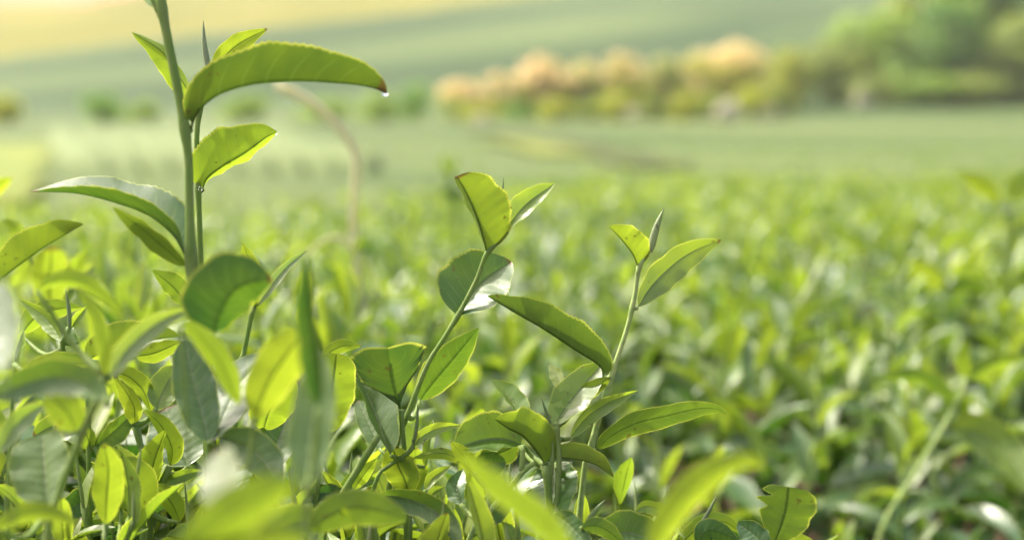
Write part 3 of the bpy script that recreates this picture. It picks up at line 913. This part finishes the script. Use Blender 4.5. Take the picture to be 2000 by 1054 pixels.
shoot("upright yellow green leaf, softly blurred, behind the curved leaf at left", 0.93,
  [([(100, 720), (99, 660), (98, 600)], 4, 3)],
  [lf([(98, 604), (98, 545), (101, 482)], 35, 3, -3, 0.9, 'd', a=0.5, b=0.45),
   lf([(48, 476), (32, 448), (6, 424)], 15, 10, -20, 1.0, 'd'),
   lf([(140, 560), (150, 520), (172, 486)], 16, 20, 20, 0.85, 'd'),
   lf([(148, 560), (166, 534), (188, 512)], 13, 20, 20, 0.85, 'u', pale=0.2)])
shoot("leaf tip showing at the left edge above the curved leaf", 0.93,
  [([(-60, 520), (-45, 450), (-28, 392)], 4, 3)],
  [lf([(-28, 394), (-4, 366), (24, 346)], 16, 15, -30, 0.95, 'd')])

# ---- blurred leaves nearest the camera
NB = "out of focus leaves nearest the camera"
shoot("blurred yellow leaf slanting down to the bottom edge at centre", 0.40,
  [([(1190, 1200), (1160, 1140), (1125, 1090)], 6, 5)],
  [lf([(1128, 1094), (1055, 1015), (965, 945), (884, 872)], 30, -18, 14, 1.0, 'd', a=0.6, b=0.9)], group=NB, teeth=False)
shoot("blurred bright yellow leaf arching up to the right over the bottom edge", 0.41,
  [([(1225, 1220), (1245, 1150), (1268, 1092)], 6, 5)],
  [lf([(1266, 1096), (1306, 1012), (1372, 938), (1440, 902), (1494, 906)], 33, 8, -20, 1.0, 'd', a=0.6, b=0.7)], group=NB)
shoot("blurred yellow leaf mass at the bottom edge, left of centre", 0.36,
  [([(300, 1230), (325, 1160), (352, 1100)], 6, 5)],
  [lf([(350, 1104), (420, 1030), (490, 980), (570, 940)], 48, 4, -8, 1.0, 'd', a=0.5, b=0.5),
   lf([(300, 1110), (390, 1070), (500, 1050), (600, 1050)], 40, 5, -15, 0.95, 'd', a=0.5, b=0.6)], group=NB)
shoot("blurred white glossy leaf above the yellow mass at the bottom", 0.41,
  [([(470, 1130), (462, 1080), (455, 1010)], 6, 5)],
  [lf([(454, 1014), (440, 960), (425, 880)], 54, -38, 42, 0.2, 'u', a=0.5, b=0.4, pale=0.6)], group=NB)  # white sky sheen on a green leaf, painted in by pale
shoot("tall dark green leaf blurred on edge, left of the upright yellow leaf", 0.44,
  [([(598, 1120), (598, 1040), (600, 965)], 6, 5)],
  [lf([(622, 800), (610, 700), (598, 600), (600, 500)], 27, 30, 52, 0.06, 'd', a=0.5, b=0.6),
   lf([(598, 968), (600, 890), (612, 800), (630, 690)], 46, 10, -10, 0.45, 'u', a=0.6, b=0.7, pale=0.12)], group=NB)
shoot("yellow blurred leaf leaning right above the sharp yellow leaf", 0.50,
  [([(480, 960), (488, 890), (496, 815)], 5, 4)],
  [lf([(497, 818), (522, 752), (560, 692), (594, 646)], 45, 6, -10, 1.0, 'd', a=0.5, b=0.5)], group=NB)
shoot("blurred yellow strap leaf falling across the white glossy leaf", 0.50,
  [([(360, 740), (352, 680), (356, 628)], 4, 3)],
  [lf([(354, 622), (398, 664), (436, 716), (466, 790)], 24, 5, -20, 0.9, 'd', a=0.6, b=0.6)], group=NB)
shoot("blurred green leaf pierced by a small hole near the bottom edge", 0.53,
  [([(570, 1120), (585, 1080), (600, 1040)], 6, 5)],
  [lf([(600, 1040), (650, 1005), (705, 990), (795, 1012)], 36, 8, -12, 0.5, 'd', a=0.55, b=0.6, hole=(0.40, 0.15, 0.035, 0.26)),
   lf([(480, 1075), (560, 1025), (640, 1015)], 40, 5, 10, 0.5, 'u', a=0.5, b=0.6)], group=NB)

# ---- J: lower right
shoot("broad glossy leaf with curled neighbour at the bottom edge, right of centre", 0.64,
  [([(1150, 1110), (1155, 1075), (1165, 1045)], 6, 5)],
  [lf([(1165, 1048), (1200, 1040), (1240, 1042), (1285, 1060)], 44, 5, 40, 0.25, 'u', a=0.5, b=0.5),
   lf([(1133, 1030), (1172, 1028), (1222, 1062)], 18, 10, -20, 0.4, 'd', dd=-1),
   lf([(1236, 1002), (1262, 988), (1300, 1002), (1340, 1052)], 15, 30, 5, 0.7, 'u', pale=0.1, dd=1),
   lf([(1082, 1000), (1110, 1022), (1155, 1070)], 24, 10, 10, 0.2, 'u', a=0.5, b=0.6)])
shoot("ragged dark leaf with bitten edge at the bottom right", 0.65,
  [([(1505, 1120), (1508, 1090), (1510, 1062)], 6, 5)],
  [lf([(1510, 1066), (1524, 1030), (1534, 995), (1540, 950)], 56, 0, 4, 0.48, 'd', a=0.75, b=0.28, notch=(-1, [(0.62, 0.1, 0.35), (0.83, 0.07, 0.5)])),
   lf([(1504, 1075), (1472, 1044), (1441, 1020)], 26, 10, 8, 0.1, 'u', dd=-1, a=0.5, b=0.6),
   lf([(1325, 1066), (1368, 1028), (1412, 1018), (1455, 1044)], 20, 8, -30, 0.8, 'd', dd=0.5),
   lf([(1362, 1066), (1385, 1034), (1445, 1056)], 22, 4, -15, 0.15, 'd', dd=-1),
   lf([(1535, 1072), (1560, 1058), (1600, 1064)], 16, 15, 10, 0.7, 'u')],
  [((1366, 1026), (1400, 967), 6, 0.35, 0.25)])

# ---- behind, right side
BK = "blurred tea shoots standing out of the rows behind"
shoot("leaning pale stem with broad leaves, blurred at the right", 1.18,
  [([(1720, 1040), (1780, 935), (1848, 825), (1890, 738)], 5.5, 4)],
  [lf([(1846, 832), (1905, 842), (1960, 880), (2020, 965)], 40, 4, 30, 0.6, 'u', a=0.5, b=0.7),
   lf([(1756, 962), (1782, 925), (1818, 885)], 22, 20, 30, 0.3, 'u', pale=0.4),
   lf([(1888, 742), (1945, 708), (2020, 700)], 18, 10, -40, 0.6, 'd'),
   lf([(1872, 790), (1800, 738), (1712, 738)], 20, -40, 8, 0.4, 'd'),
   lf([(1888, 740), (1880, 700), (1890, 660)], 14, 10, 10, 0.8, 'd')], group=BK, mat=M_PALESTEM)
shoot("blurred shoot with a bright spot at the right edge, rising above the far bushes", 1.7,
  [([(1972, 620), (1968, 500), (1966, 402)], 7, 5)],
  [lf([(1957, 396), (1920, 362), (1870, 333)], 19, 10, -20, 0.75, 'd'),
   lf([(1972, 394), (1990, 362), (2020, 328)], 23, 10, 10, 0.85, 'd', pale=0.1),
   lf([(1966, 470), (2000, 440), (2040, 430)], 16, 10, 10, 0.6, 'u')], group=BK)
drop(1963, 406, 1.69, 9, "bright water drop in the joint of the right edge shoot")
shoot("far thin shoot with a dark leaf knot, left of the centre shoot's bud", 2.9,
  [([(888, 470), (886, 400), (876, 330)], 4, 3)],
  [lf([(885, 392), (878, 376), (892, 366)], 14, 5, 5, 0.1, 'd'),
   lf([(885, 398), (900, 385), (912, 372)], 10, 5, 5, 0.15, 'd'),
   lf([(878, 345), (868, 322), (866, 298)], 8, 5, 5, 0.6, 'd'),
   lf([(878, 350), (888, 325), (890, 300)], 6, 5, 5, 0.6, 'd')], group=BK)
shoot("blurred shoot with yellow tip behind the leaning pale stem", 1.55,
  [([(1500, 820), (1528, 730), (1545, 640)], 6, 4)],
  [lf([(1545, 650), (1570, 610), (1610, 580)], 16, 10, 10, 0.9, 'd'), lf([(1542, 655), (1520, 610), (1510, 575)], 16, 10, 10, 0.3, 'u'),
   lf([(1530, 720), (1580, 700), (1630, 720)], 18, 10, -20, 0.85, 'd'), lf([(1525, 730), (1470, 700), (1420, 715)], 22, 5, 20, 0.2, 'u')], group=BK)
shoot("blurred upright shoot with pale leaf tip, below the right edge shoot", 1.75,
  [([(1830, 690), (1845, 600), (1850, 520)], 5, 4)],
  [lf([(1850, 530), (1858, 500), (1872, 474)], 10, 10, 10, 0.8, 'u', pale=0.3), lf([(1848, 560), (1800, 520), (1760, 500)], 14, 10, -20, 0.95, 'd'),
   lf([(1846, 570), (1890, 555), (1950, 580)], 16, 10, -20, 0.4, 'd')], group=BK)

# dry grass stalk
def stalk(paths, lab, d):
    root = empty("grass_stalk", px3(paths[0][0][0], d))
    tag(root, lab, "grass stalk")
    O = Vector(root.location)
    for k, (pp, r0, r1) in enumerate(paths):
        C = resample([px3(p, d) for p in pp], 40)
        co, f = tube_arrays([c - O for c in C], [(r0 + (r1 - r0) * i / 40) / FPX * d for i in range(41)], 8)
        mobj("stalk" if k == 0 else "blade", mesh_np("stalk", [tuple(c) for c in co], f, M_DRY), root)
stalk([([(770, 900), (735, 760), (715, 620), (695, 500), (690, 400), (696, 320), (684, 278), (650, 235), (600, 195), (540, 165)], 5, 9),
       ([(745, 800), (722, 640), (700, 520), (670, 465), (630, 470), (600, 500)], 5, 3),
       ([(755, 800), (742, 640), (728, 540), (700, 480)], 5, 2)],
      "dry beige grass stalk bending over behind the long arching leaf", 1.5)

# ------------------------------------------------------------------ bushes of the rows behind
def top_z(x, y):
    """height of the plucked surface"""
    x = np.asarray(x, float); y = np.asarray(y, float)
    z = 0.955 + 0.018 * np.sin(x * 5.1 + y * 2.3) + 0.015 * np.sin(x * 2.2 - y * 3.7 + 1) + 0.012 * np.sin(9 * x + 4 * y)
    z = z - 0.10 * np.clip((1.9 - y) / 0.9, 0, 1) * np.clip((x + 0.1) / 0.25, 0, 1)     # shoulder of the row at the right
    z = z + 0.022 * np.sin(x * 19 + 3 * np.sin(y * 7)) * np.sin(y * 15 + 2 * np.sin(x * 9)) * np.clip((6 - y) / 2, 0, 1)
    yend = 6.3 + 5.6 * np.clip((x / np.maximum(y, 0.5) + 0.12) / 0.24, 0, 1)
    z = z - 0.5 * np.clip((y - yend) / 1.2, 0, 1) + 0.03 * np.sin(x * 1.9 + 1.0) * np.sin(y * 1.4) * np.clip((y - 3) / 2, 0, 1)
    fj = np.clip((y - 13.0) / 5.0, 0, 1)
    z = z * (1 - fj) + (terr(x, y) + 0.06) * fj
    near = np.clip((0.95 - y) / 0.12, 0, 1)
    zn = 1.035 - 0.055 * np.clip((x + 0.22) / 0.2, 0, 1) - 0.06 * np.clip((x - 0.03) / 0.12, 0, 1)
    zn = zn - 0.6 * np.clip((x - 0.16) / 0.06, 0, 1)
    z = z * (1 - near) + zn * near
    gap = np.exp(-((y - (0.98 + 0.05 * x)) / 0.10) ** 2) * np.clip((x + 0.02) / 0.12, 0, 1)
    z = z - 0.42 * gap
    z = z + np.clip(y - 11.2, 0, 6) * 0.02 * np.sin(x * 1.3 + y) + 0.0
    # a dip between bushes farther off at the right
    z = z - 0.17 * np.exp(-((x - 1.05) / 0.35) ** 2 - ((y - 2.75) / 0.35) ** 2)
    return z

def build_leaves(B, az, el, Ln, W, droop, fold, youth, rnd, ns=4):
    """vectorised low-resolution leaves: base, azimuth, elevation, length, half width"""
    n = len(B)
    h = np.stack([np.cos(az), np.sin(az), np.zeros(n)], 1)
    side = np.stack([-np.sin(az), np.cos(az), np.zeros(n)], 1)
    prof = {4: [0.12, 0.85, 1.0, 0.66, 0.0], 3: [0.15, 1.0, 0.8, 0.0]}[ns]
    co = np.zeros((n, ns + 1, 3, 3)); uv = np.zeros((n, ns + 1, 3, 2))
    pos = B.copy()
    for i in range(ns + 1):
        e = el - droop * i / ns
        dirv = h * np.cos(e)[:, None] + np.array([0, 0, 1]) * np.sin(e)[:, None]
        upv = -h * np.sin(e)[:, None] + np.array([0, 0, 1]) * np.cos(e)[:, None]
        if i: pos = pos + dirv * (Ln / ns)[:, None]
        w = (W * prof[i])[:, None]
        lift = np.sin(fold)[:, None] * w
        out = np.cos(fold)[:, None] * w
        co[:, i, 0] = pos + side * out + upv * lift
        co[:, i, 1] = pos
        co[:, i, 2] = pos - side * out + upv * lift
        uv[:, i, :, 0] = [0.02, 0.5, 0.98]; uv[:, i, :, 1] = i / ns
    V = (ns + 1) * 3
    q = []
    for i in range(ns):
        for j in range(2):
            q.append((i * 3 + j, (i + 1) * 3 + j, (i + 1) * 3 + j + 1, i * 3 + j + 1))
    q = np.array(q)[:, ::-1]
    F = (np.arange(n) * V)[:, None, None] + q[None]
    return co.reshape(-1, 3), F.reshape(-1, 4), uv.reshape(-1, 2), np.repeat(youth, V), np.repeat(rnd, V)

def scatter(n, ymin, ymax, half=0.56, pad=0.35):
    out = np.zeros((0, 2))
    while len(out) < n:
        y = np.sqrt(rng.random(n * 2) * (ymax ** 2 - ymin ** 2) + ymin ** 2)
        x = (rng.random(n * 2) * 2 - 1) * (half * ymax + pad)
        k = np.abs(x) < half * y + pad
        out = np.concatenate([out, np.stack([x[k], y[k]], 1)])
    return out[:n]

class Bag:
    def __init__(s): s.c, s.f, s.u, s.y, s.r, s.n = [], [], [], [], [], 0
    def add(s, a):
        s.c.append(a[0]); s.f.append(a[1] + s.n); s.u.append(a[2]); s.y.append(a[3]); s.r.append(a[4]); s.n += len(a[0])
    def build(s, name):
        me = mesh_np(name, np.concatenate(s.c), np.concatenate(s.f), M_CANOPY, np.concatenate(s.u),
                     {"youth": np.concatenate(s.y), "rnd": np.concatenate(s.r)})
        return mobj(name, me)

bag = Bag()
def shoots(xy, scale, ns, nl=5, zoff=0.0, young=1.0):
    old = np.clip((xy[:, 0] - 0.0) / 0.2, 0, 1) * np.clip((1.95 - xy[:, 1]) / 0.5, 0, 1)
    clump = np.sin(xy[:, 0] * 23 + 2 * np.sin(xy[:, 1] * 11)) * np.sin(xy[:, 1] * 19 + 2 * np.sin(xy[:, 0] * 13 + 1))
    kp = (rng.random(len(xy)) > 0.45 * old) & (rng.random(len(xy)) < 0.62 + 0.6 * clump)
    xy, old = xy[kp], old[kp]
    n = len(xy)
    zt = top_z(xy[:, 0], xy[:, 1]) + rng.normal(size=n) * 0.022 + zoff
    a0 = rng.random(n) * 6.28
    for k in range(nl):
        f = k / (nl - 1)                       # 0 top .. 1 low
        az = a0 + k * 2.4 + rng.normal(size=n) * 0.3
        el = R(74) - f * R(48) + rng.normal(size=n) * 0.2
        L = scale * (1 + 0.2 * old) * (0.034 + 0.036 * f) * (0.75 + 0.5 * rng.random(n))
        W = L * (0.15 + 0.09 * f + 0.05 * rng.random(n))
        B = np.stack([xy[:, 0], xy[:, 1], zt - 0.012 - 0.075 * f * scale - 0.03 * rng.random(n)], 1)
        y = np.clip((0.88 - 0.78 * f + rng.normal(size=n) * 0.22) * young * (1 - 0.5 * old), 0, 1)
        bag.add(build_leaves(B, az, el, L, W, 0.25 + 0.9 * f * rng.random(n) + 0.2 * rng.random(n), R(22) + R(22) * rng.random(n), y, rng.random(n), ns))

# near bush filler behind the sharp shoots
pts = np.stack([rng.uniform(-0.42, 0.19, 260), rng.uniform(0.70, 0.98, 260)], 1)
shoots(pts, 1.0, 4, 5, -0.015)
pts = np.stack([rng.uniform(-0.42, 0.14, 420), rng.uniform(0.50, 0.98, 420)], 1)
shoots(pts, 1.0, 4, 4, -0.075, 0.45)
shoots(scatter(620, 1.0, 2.2), 1.4, 4)
shoots(scatter(1700, 1.0, 3.0), 1.0, 4, 5, -0.05, 0.5)
shoots(scatter(1500, 2.2, 4.2), 1.3, 4)
shoots(scatter(1800, 2.2, 4.5), 1.1, 3, 4, -0.05, 0.5)
shoots(scatter(8000, 4.0, 11.4, pad=0.6), 1.45, 3, 5)
# the plucked surface dips away beyond the row's end
ex = scatter(16000, 11.2, 40, pad=0.6)
ex = ex[rng.random(len(ex)) < np.clip(0.15 + (ex[:, 0] / ex[:, 1] + 0.12) / 0.24, 0.12, 1)]
ex = ex[rng.random(len(ex)) < np.clip(1.15 - (ex[:, 1] - 13) / 26, 0.1, 1)]
shoots(ex, 2.1, 3, 4, 0.0)
# low dark layers of old leaves
def layer(xy, drop_, ns=3):
    n = len(xy)
    B = np.stack([xy[:, 0], xy[:, 1], top_z(xy[:, 0], xy[:, 1]) - 0.06 - drop_ * rng.random(n)], 1)
    L = 0.06 + 0.035 * rng.random(n)
    bag.add(build_leaves(B, rng.random(n) * 6.28, R(15) + rng.normal(size=n) * 0.35, L, L * 0.24, 0.5 * rng.random(n) + 0.1, R(14) + 0 * L, np.clip(rng.normal(size=n) * 0.12 + 0.1, 0, 1), rng.random(n), ns))
layer(scatter(6000, 1.0, 3.2), 0.22)
layer(scatter(9000, 3.0, 11.4, pad=0.6), 0.12)
layer(np.stack([rng.uniform(-0.5, 0.2, 1500), rng.uniform(0.45, 1.0, 1500)], 1), 0.28)
cn = bag.build("tea_foliage")
tag(cn, "mass of tea leaves of the front bush and the rows behind it", "tea foliage", kind="stuff")

# woody twigs inside the bushes
tc, tf = [], []
for i in range(420):
    y = 0.5 + 3.2 * random.random() ** 1.4
    x = (random.random() * 2 - 1) * (0.5 * y + 0.2)
    z1 = float(top_z(x, y)) - 0.05 - 0.05 * random.random()
    b = Vector((x + random.uniform(-.1, .1), y + random.uniform(-.1, .1), z1 - 0.4))
    C = resample([b, b.lerp(Vector((x, y, z1)), 0.5) + Vector((random.uniform(-.03, .03), 0, 0)), Vector((x, y, z1))], 5)
    c2, f2 = tube_arrays(C, [0.004 - 0.0004 * k for k in range(6)], 6)
    o = len(tc); tc += c2; tf += [tuple(q + o for q in w) for w in f2]
tw = mobj("twigs", mesh_np("twigs", [tuple(c) for c in tc], tf, M_TWIG))
tag(tw, "thin brown woody twigs inside the tea bushes", "twigs", kind="stuff")

# individual blurred shoots on the row behind: prototypes then copies
def proto_shoot(seed, old=False):
    r = random.Random(seed)
    root = empty("tea_shoot", (0, 0, 0))
    co, f = tube_arrays(resample([Vector((0, 0, -0.16)), Vector((0.006, 0, -0.06)), Vector((0, 0.003, 0.035))], 8), [0.0022 - 0.0001 * i for i in range(9)], 8)
    mobj("stem", mesh_np("stem", [tuple(c) for c in co], f, M_STEM), root)
    a0 = r.random() * 6.28
    for k in range(6):
        fr = k / 5
        az = a0 + k * 2.4 + r.uniform(-.3, .3)
        el = R(72) - fr * R(55) + r.uniform(-.2, .2)
        L = (0.036 + 0.042 * fr) * r.uniform(0.8, 1.2)
        p = Vector((0, 0, 0.03 - 0.085 * fr)); pts = [p]
        dr = 0.3 + 1.0 * fr * r.random()
        for i in range(4):
            e = el - dr * i / 3
            p = p + Vector((math.cos(az) * math.cos(e), math.sin(az) * math.cos(e), math.sin(e))) * (L / 4); pts.append(p)
        # wide leaf built in its own frame
        C = resample(pts, 14); fold = R(r.uniform(15, 40)); W = L * r.uniform(0.19, 0.26)
        side = Vector((-math.sin(az), math.cos(az), 0))
        c, ff, uv = [], [], []
        cols = [-1, -0.55, 0, 0.55, 1]
        for i, q in enumerate(C):
            u = i / 14
            T = (C[min(i + 1, 14)] - C[max(i - 1, 0)]).normalized(); upv = T.cross(-side).normalized()
            if upv.z < 0: upv = -upv
            w = W * (max(u - .03, 0) ** 0.6) * ((1 - u) ** 0.85) / 0.56 + 0.0006
            for s in cols:
                c.append(tuple(q + side * (-s * w * math.cos(fold)) + upv * (abs(s) * w * math.sin(fold) + s * s * w * 0.1)))
                uv.append((s * 0.5 + 0.5, u))
        for i in range(14):
            for j in range(4):
                ff.append((i * 5 + j, i * 5 + j + 1, (i + 1) * 5 + j + 1, (i + 1) * 5 + j))
        o = mobj("leaf", mesh_np("leaf", c, ff, M_LEAF, uv), root)
        o.color = (min(1, max(0, (1 - 0.9 * fr) * (0.4 if old else 0.95) + r.uniform(-.15, .15))), 0, 0.1 * r.random(), 1)
    o = mobj("bud", bud_mesh(Vector((0, 0, 0.03)), Vector((0.003, 0, 0.068)), 0.0022, Vector((0.001, 0, 0)), Vector((0, 0, 0))), root)
    o.color = (0.8, 0, 0.4, 1)
    return root
protos = [proto_shoot(s, s % 3 == 2) for s in range(6)]       # every third one old and dark
spots = []
rr = random.Random(5)
while len(spots) < 170:
    y = rr.uniform(1.08, 2.3); x = rr.uniform(-0.40, 0.42) * y
    if all((x - a) ** 2 + (y - b) ** 2 > 0.045 ** 2 for a, b in spots): spots.append((x, y))
for i, (x, y) in enumerate(spots):
    k = i % 6
    pr = protos[k]
    if i < 6: o = pr
    else:
        o = pr.copy(); COL.objects.link(o)
        for ch in pr.children:
            c = ch.copy(); COL.objects.link(c); c.parent = o
    o.location = (x, y, float(top_z(x, y)) + rr.uniform(-0.03, 0.02))
    o.rotation_euler = (rr.uniform(-.25, .25), rr.uniform(-.25, .25), rr.uniform(0, 6.28))
    s = rr.uniform(0.95, 1.4); o.scale = (s, s, s)
    look = "dark glossy" if i % 3 == 2 else "yellow green"
    if x > 0.05: tag(o, "blurred %s tea shoot on the row behind the sharp shoots, right of centre" % look, "tea shoot", "blurred %s tea shoots on the row behind, right of centre" % look)
    else: tag(o, "blurred %s tea shoot on the row behind the sharp shoots, left of centre" % look, "tea shoot", "blurred %s tea shoots on the row behind, left of centre" % look)

# leafy shoots filling the front bush between the sharp ones
def bush_shoot(seed):
    r = random.Random(seed)
    root = empty("tea_shoot", (0, 0, 0))
    O = Vector((0, 0, 0))
    lean = Vector((r.uniform(-.02, .02), r.uniform(-.02, .02), 0))
    sp = [Vector((0, 0, -0.15)), Vector((0.004, 0, -0.07)), lean * 0.3, lean + Vector((0, 0, 0.03))]
    c0_ = resample(sp, 30)
    co, f = tube_arrays(c0_, [0.0021 - 0.00003 * i + (0.0005 if i % 6 == 0 else 0) for i in range(31)], 10)
    a0 = r.random() * 6.28
    nl = 6
    made = []
    for k in range(nl):
        fr = k / (nl - 1)
        az = a0 + k * 2.4 + r.uniform(-.3, .3)
        el = R(70) - fr * R(50) + r.uniform(-.2, .2)
        L = (0.034 + 0.034 * fr) * r.uniform(0.85, 1.2)
        p = Vector(c0_[29 - 3 * k]); pts = [p]
        dr = 0.3 + 1.1 * fr * r.random()
        for i in range(4):
            e = el - dr * i / 3
            p = p + Vector((math.cos(az) * math.cos(e), math.sin(az) * math.cos(e), math.sin(e))) * (L / 4); pts.append(p)
        n = 60; C = resample(pts, n); fold = R(r.uniform(8, 34)); W = L * r.uniform(0.2, 0.27)
        side0 = Vector((-math.sin(az), math.cos(az), 0)); roll = r.uniform(-.5, .5)
        c, ff, uv = [], [], []
        cols = [-1, -0.96, -0.6, -0.28, -0.06, 0, 0.06, 0.28, 0.6, 0.96, 1]
        ph = r.random() * 6
        for i, q in enumerate(C):
            u = i / n
            T = (C[min(i + 1, n)] - C[max(i - 1, 0)]).normalized()
            side = Matrix.Rotation(roll + 0.3 * (u - .5), 3, T) @ side0
            upv = T.cross(-side).normalized()
            if upv.z < 0 and abs(roll) < 1.2: upv = -upv
            x = max(u - .05, 0) / .95
            w = W * (x ** 0.58) * ((1 - x) ** 0.8) / 0.56 * (1 + 0.03 * math.sin(15 * u + ph)) + 0.0007 * (1 - u)
            for s in cols:
                ws = w * (1 + 0.05 * (((i % 3) - 1) * 0.5 + 0.3 * r.uniform(-1, 1))) if abs(s) == 1 else w
                c.append(tuple(q + side * (-s * ws * math.cos(fold)) + upv * (abs(s) * ws * math.sin(fold) + s * s * ws * (0.12 + 0.08 * math.sin(13 * u + ph + s)) - (0.04 * W if s == 0 else 0))))
                uv.append((s * 0.5 + 0.5, u))
        K = len(cols)
        for i in range(n):
            for j in range(K - 1):
                ff.append((i * K + j, i * K + j + 1, (i + 1) * K + j + 1, (i + 1) * K + j))
        made.append((mesh_np("leaf", c, ff, M_LEAF, uv), min(1, max(0, 0.95 - 0.9 * fr + r.uniform(-.2, .2)))))
    mobj("stem", mesh_np("stem", [tuple(c) for c in co], f, M_STEM), root)
    for me, yy in made:
        o = mobj("leaf", me, root); o.color = (yy, 0.3 * r.random(), 0.12 * r.random(), 1)
    tip = lean + Vector((0, 0, 0.03))
    o = mobj("bud", bud_mesh(tip, tip + Vector((0.003, 0, 0.034)), 0.0018, Vector((0.0008, 0, 0)), O), root)
    o.color = (0.8, 0, 0.4, 1)
    return root
bp = [bush_shoot(40 + s) for s in range(8)]
rr = random.Random(21)
sp2 = []
tries = 0
while len(sp2) < 96 and tries < 20000:
    tries += 1
    d = rr.uniform(0.60, 0.80)
    px = rr.uniform(-60, 1330)
    line = 800 if px < 320 else (900 if px < 1000 else 985)       # foliage line of the front bush
    py = line + (0.78 - d) * 550 + rr.uniform(-10, 130)
    p = P(px, py, d)
    if all((p - q).length > 0.022 for q in sp2): sp2.append(p)
for i, p in enumerate(sp2):
    pr = bp[i % 8]
    if i < 8: o = pr
    else:
        o = pr.copy(); COL.objects.link(o)
        for ch in pr.children:
            c = ch.copy(); COL.objects.link(c); c.parent = o
    o.location = p - Vector((0, 0, 0.045))
    o.rotation_euler = (rr.uniform(-.3, .3), rr.uniform(-.3, .3), rr.uniform(0, 6.28))
    s = rr.uniform(0.75, 1.1); o.scale = (s, s, s)
    where = "left half of the front bush" if p.x < -0.08 else "right half of the front bush"
    tag(o, "short leafy green shoot low down in the " + where, "tea shoot", "short leafy shoots low in the " + where)

# ------------------------------------------------------------------ air
def haze_box():
    x0, x1, y0_, y1, z0, z1 = -430, 430, -310, 720, -4, 75
    v = [(x, y, z) for z in (z0, z1) for y in (y0_, y1) for x in (x0, x1)]
    f = [(0, 2, 3, 1), (4, 5, 7, 6), (0, 1, 5, 4), (2, 6, 7, 3), (0, 4, 6, 2), (1, 3, 7, 5)]
    t = NT("haze_air")
    pv = t.n("ShaderNodeVolumePrincipled")
    pv.inputs["Color"].default_value = (0.98, 0.97, 0.88, 1)
    pv.inputs["Density"].default_value = 0.00045
    pv.inputs["Anisotropy"].default_value = 0.3
    t.l(pv.outputs[0], t.out.inputs["Volume"])
    o = mobj("haze", mesh_np("haze", v, f, t.m, smooth=False))
    tag(o, kind="stuff")
HAZE = True
if HAZE: haze_box()
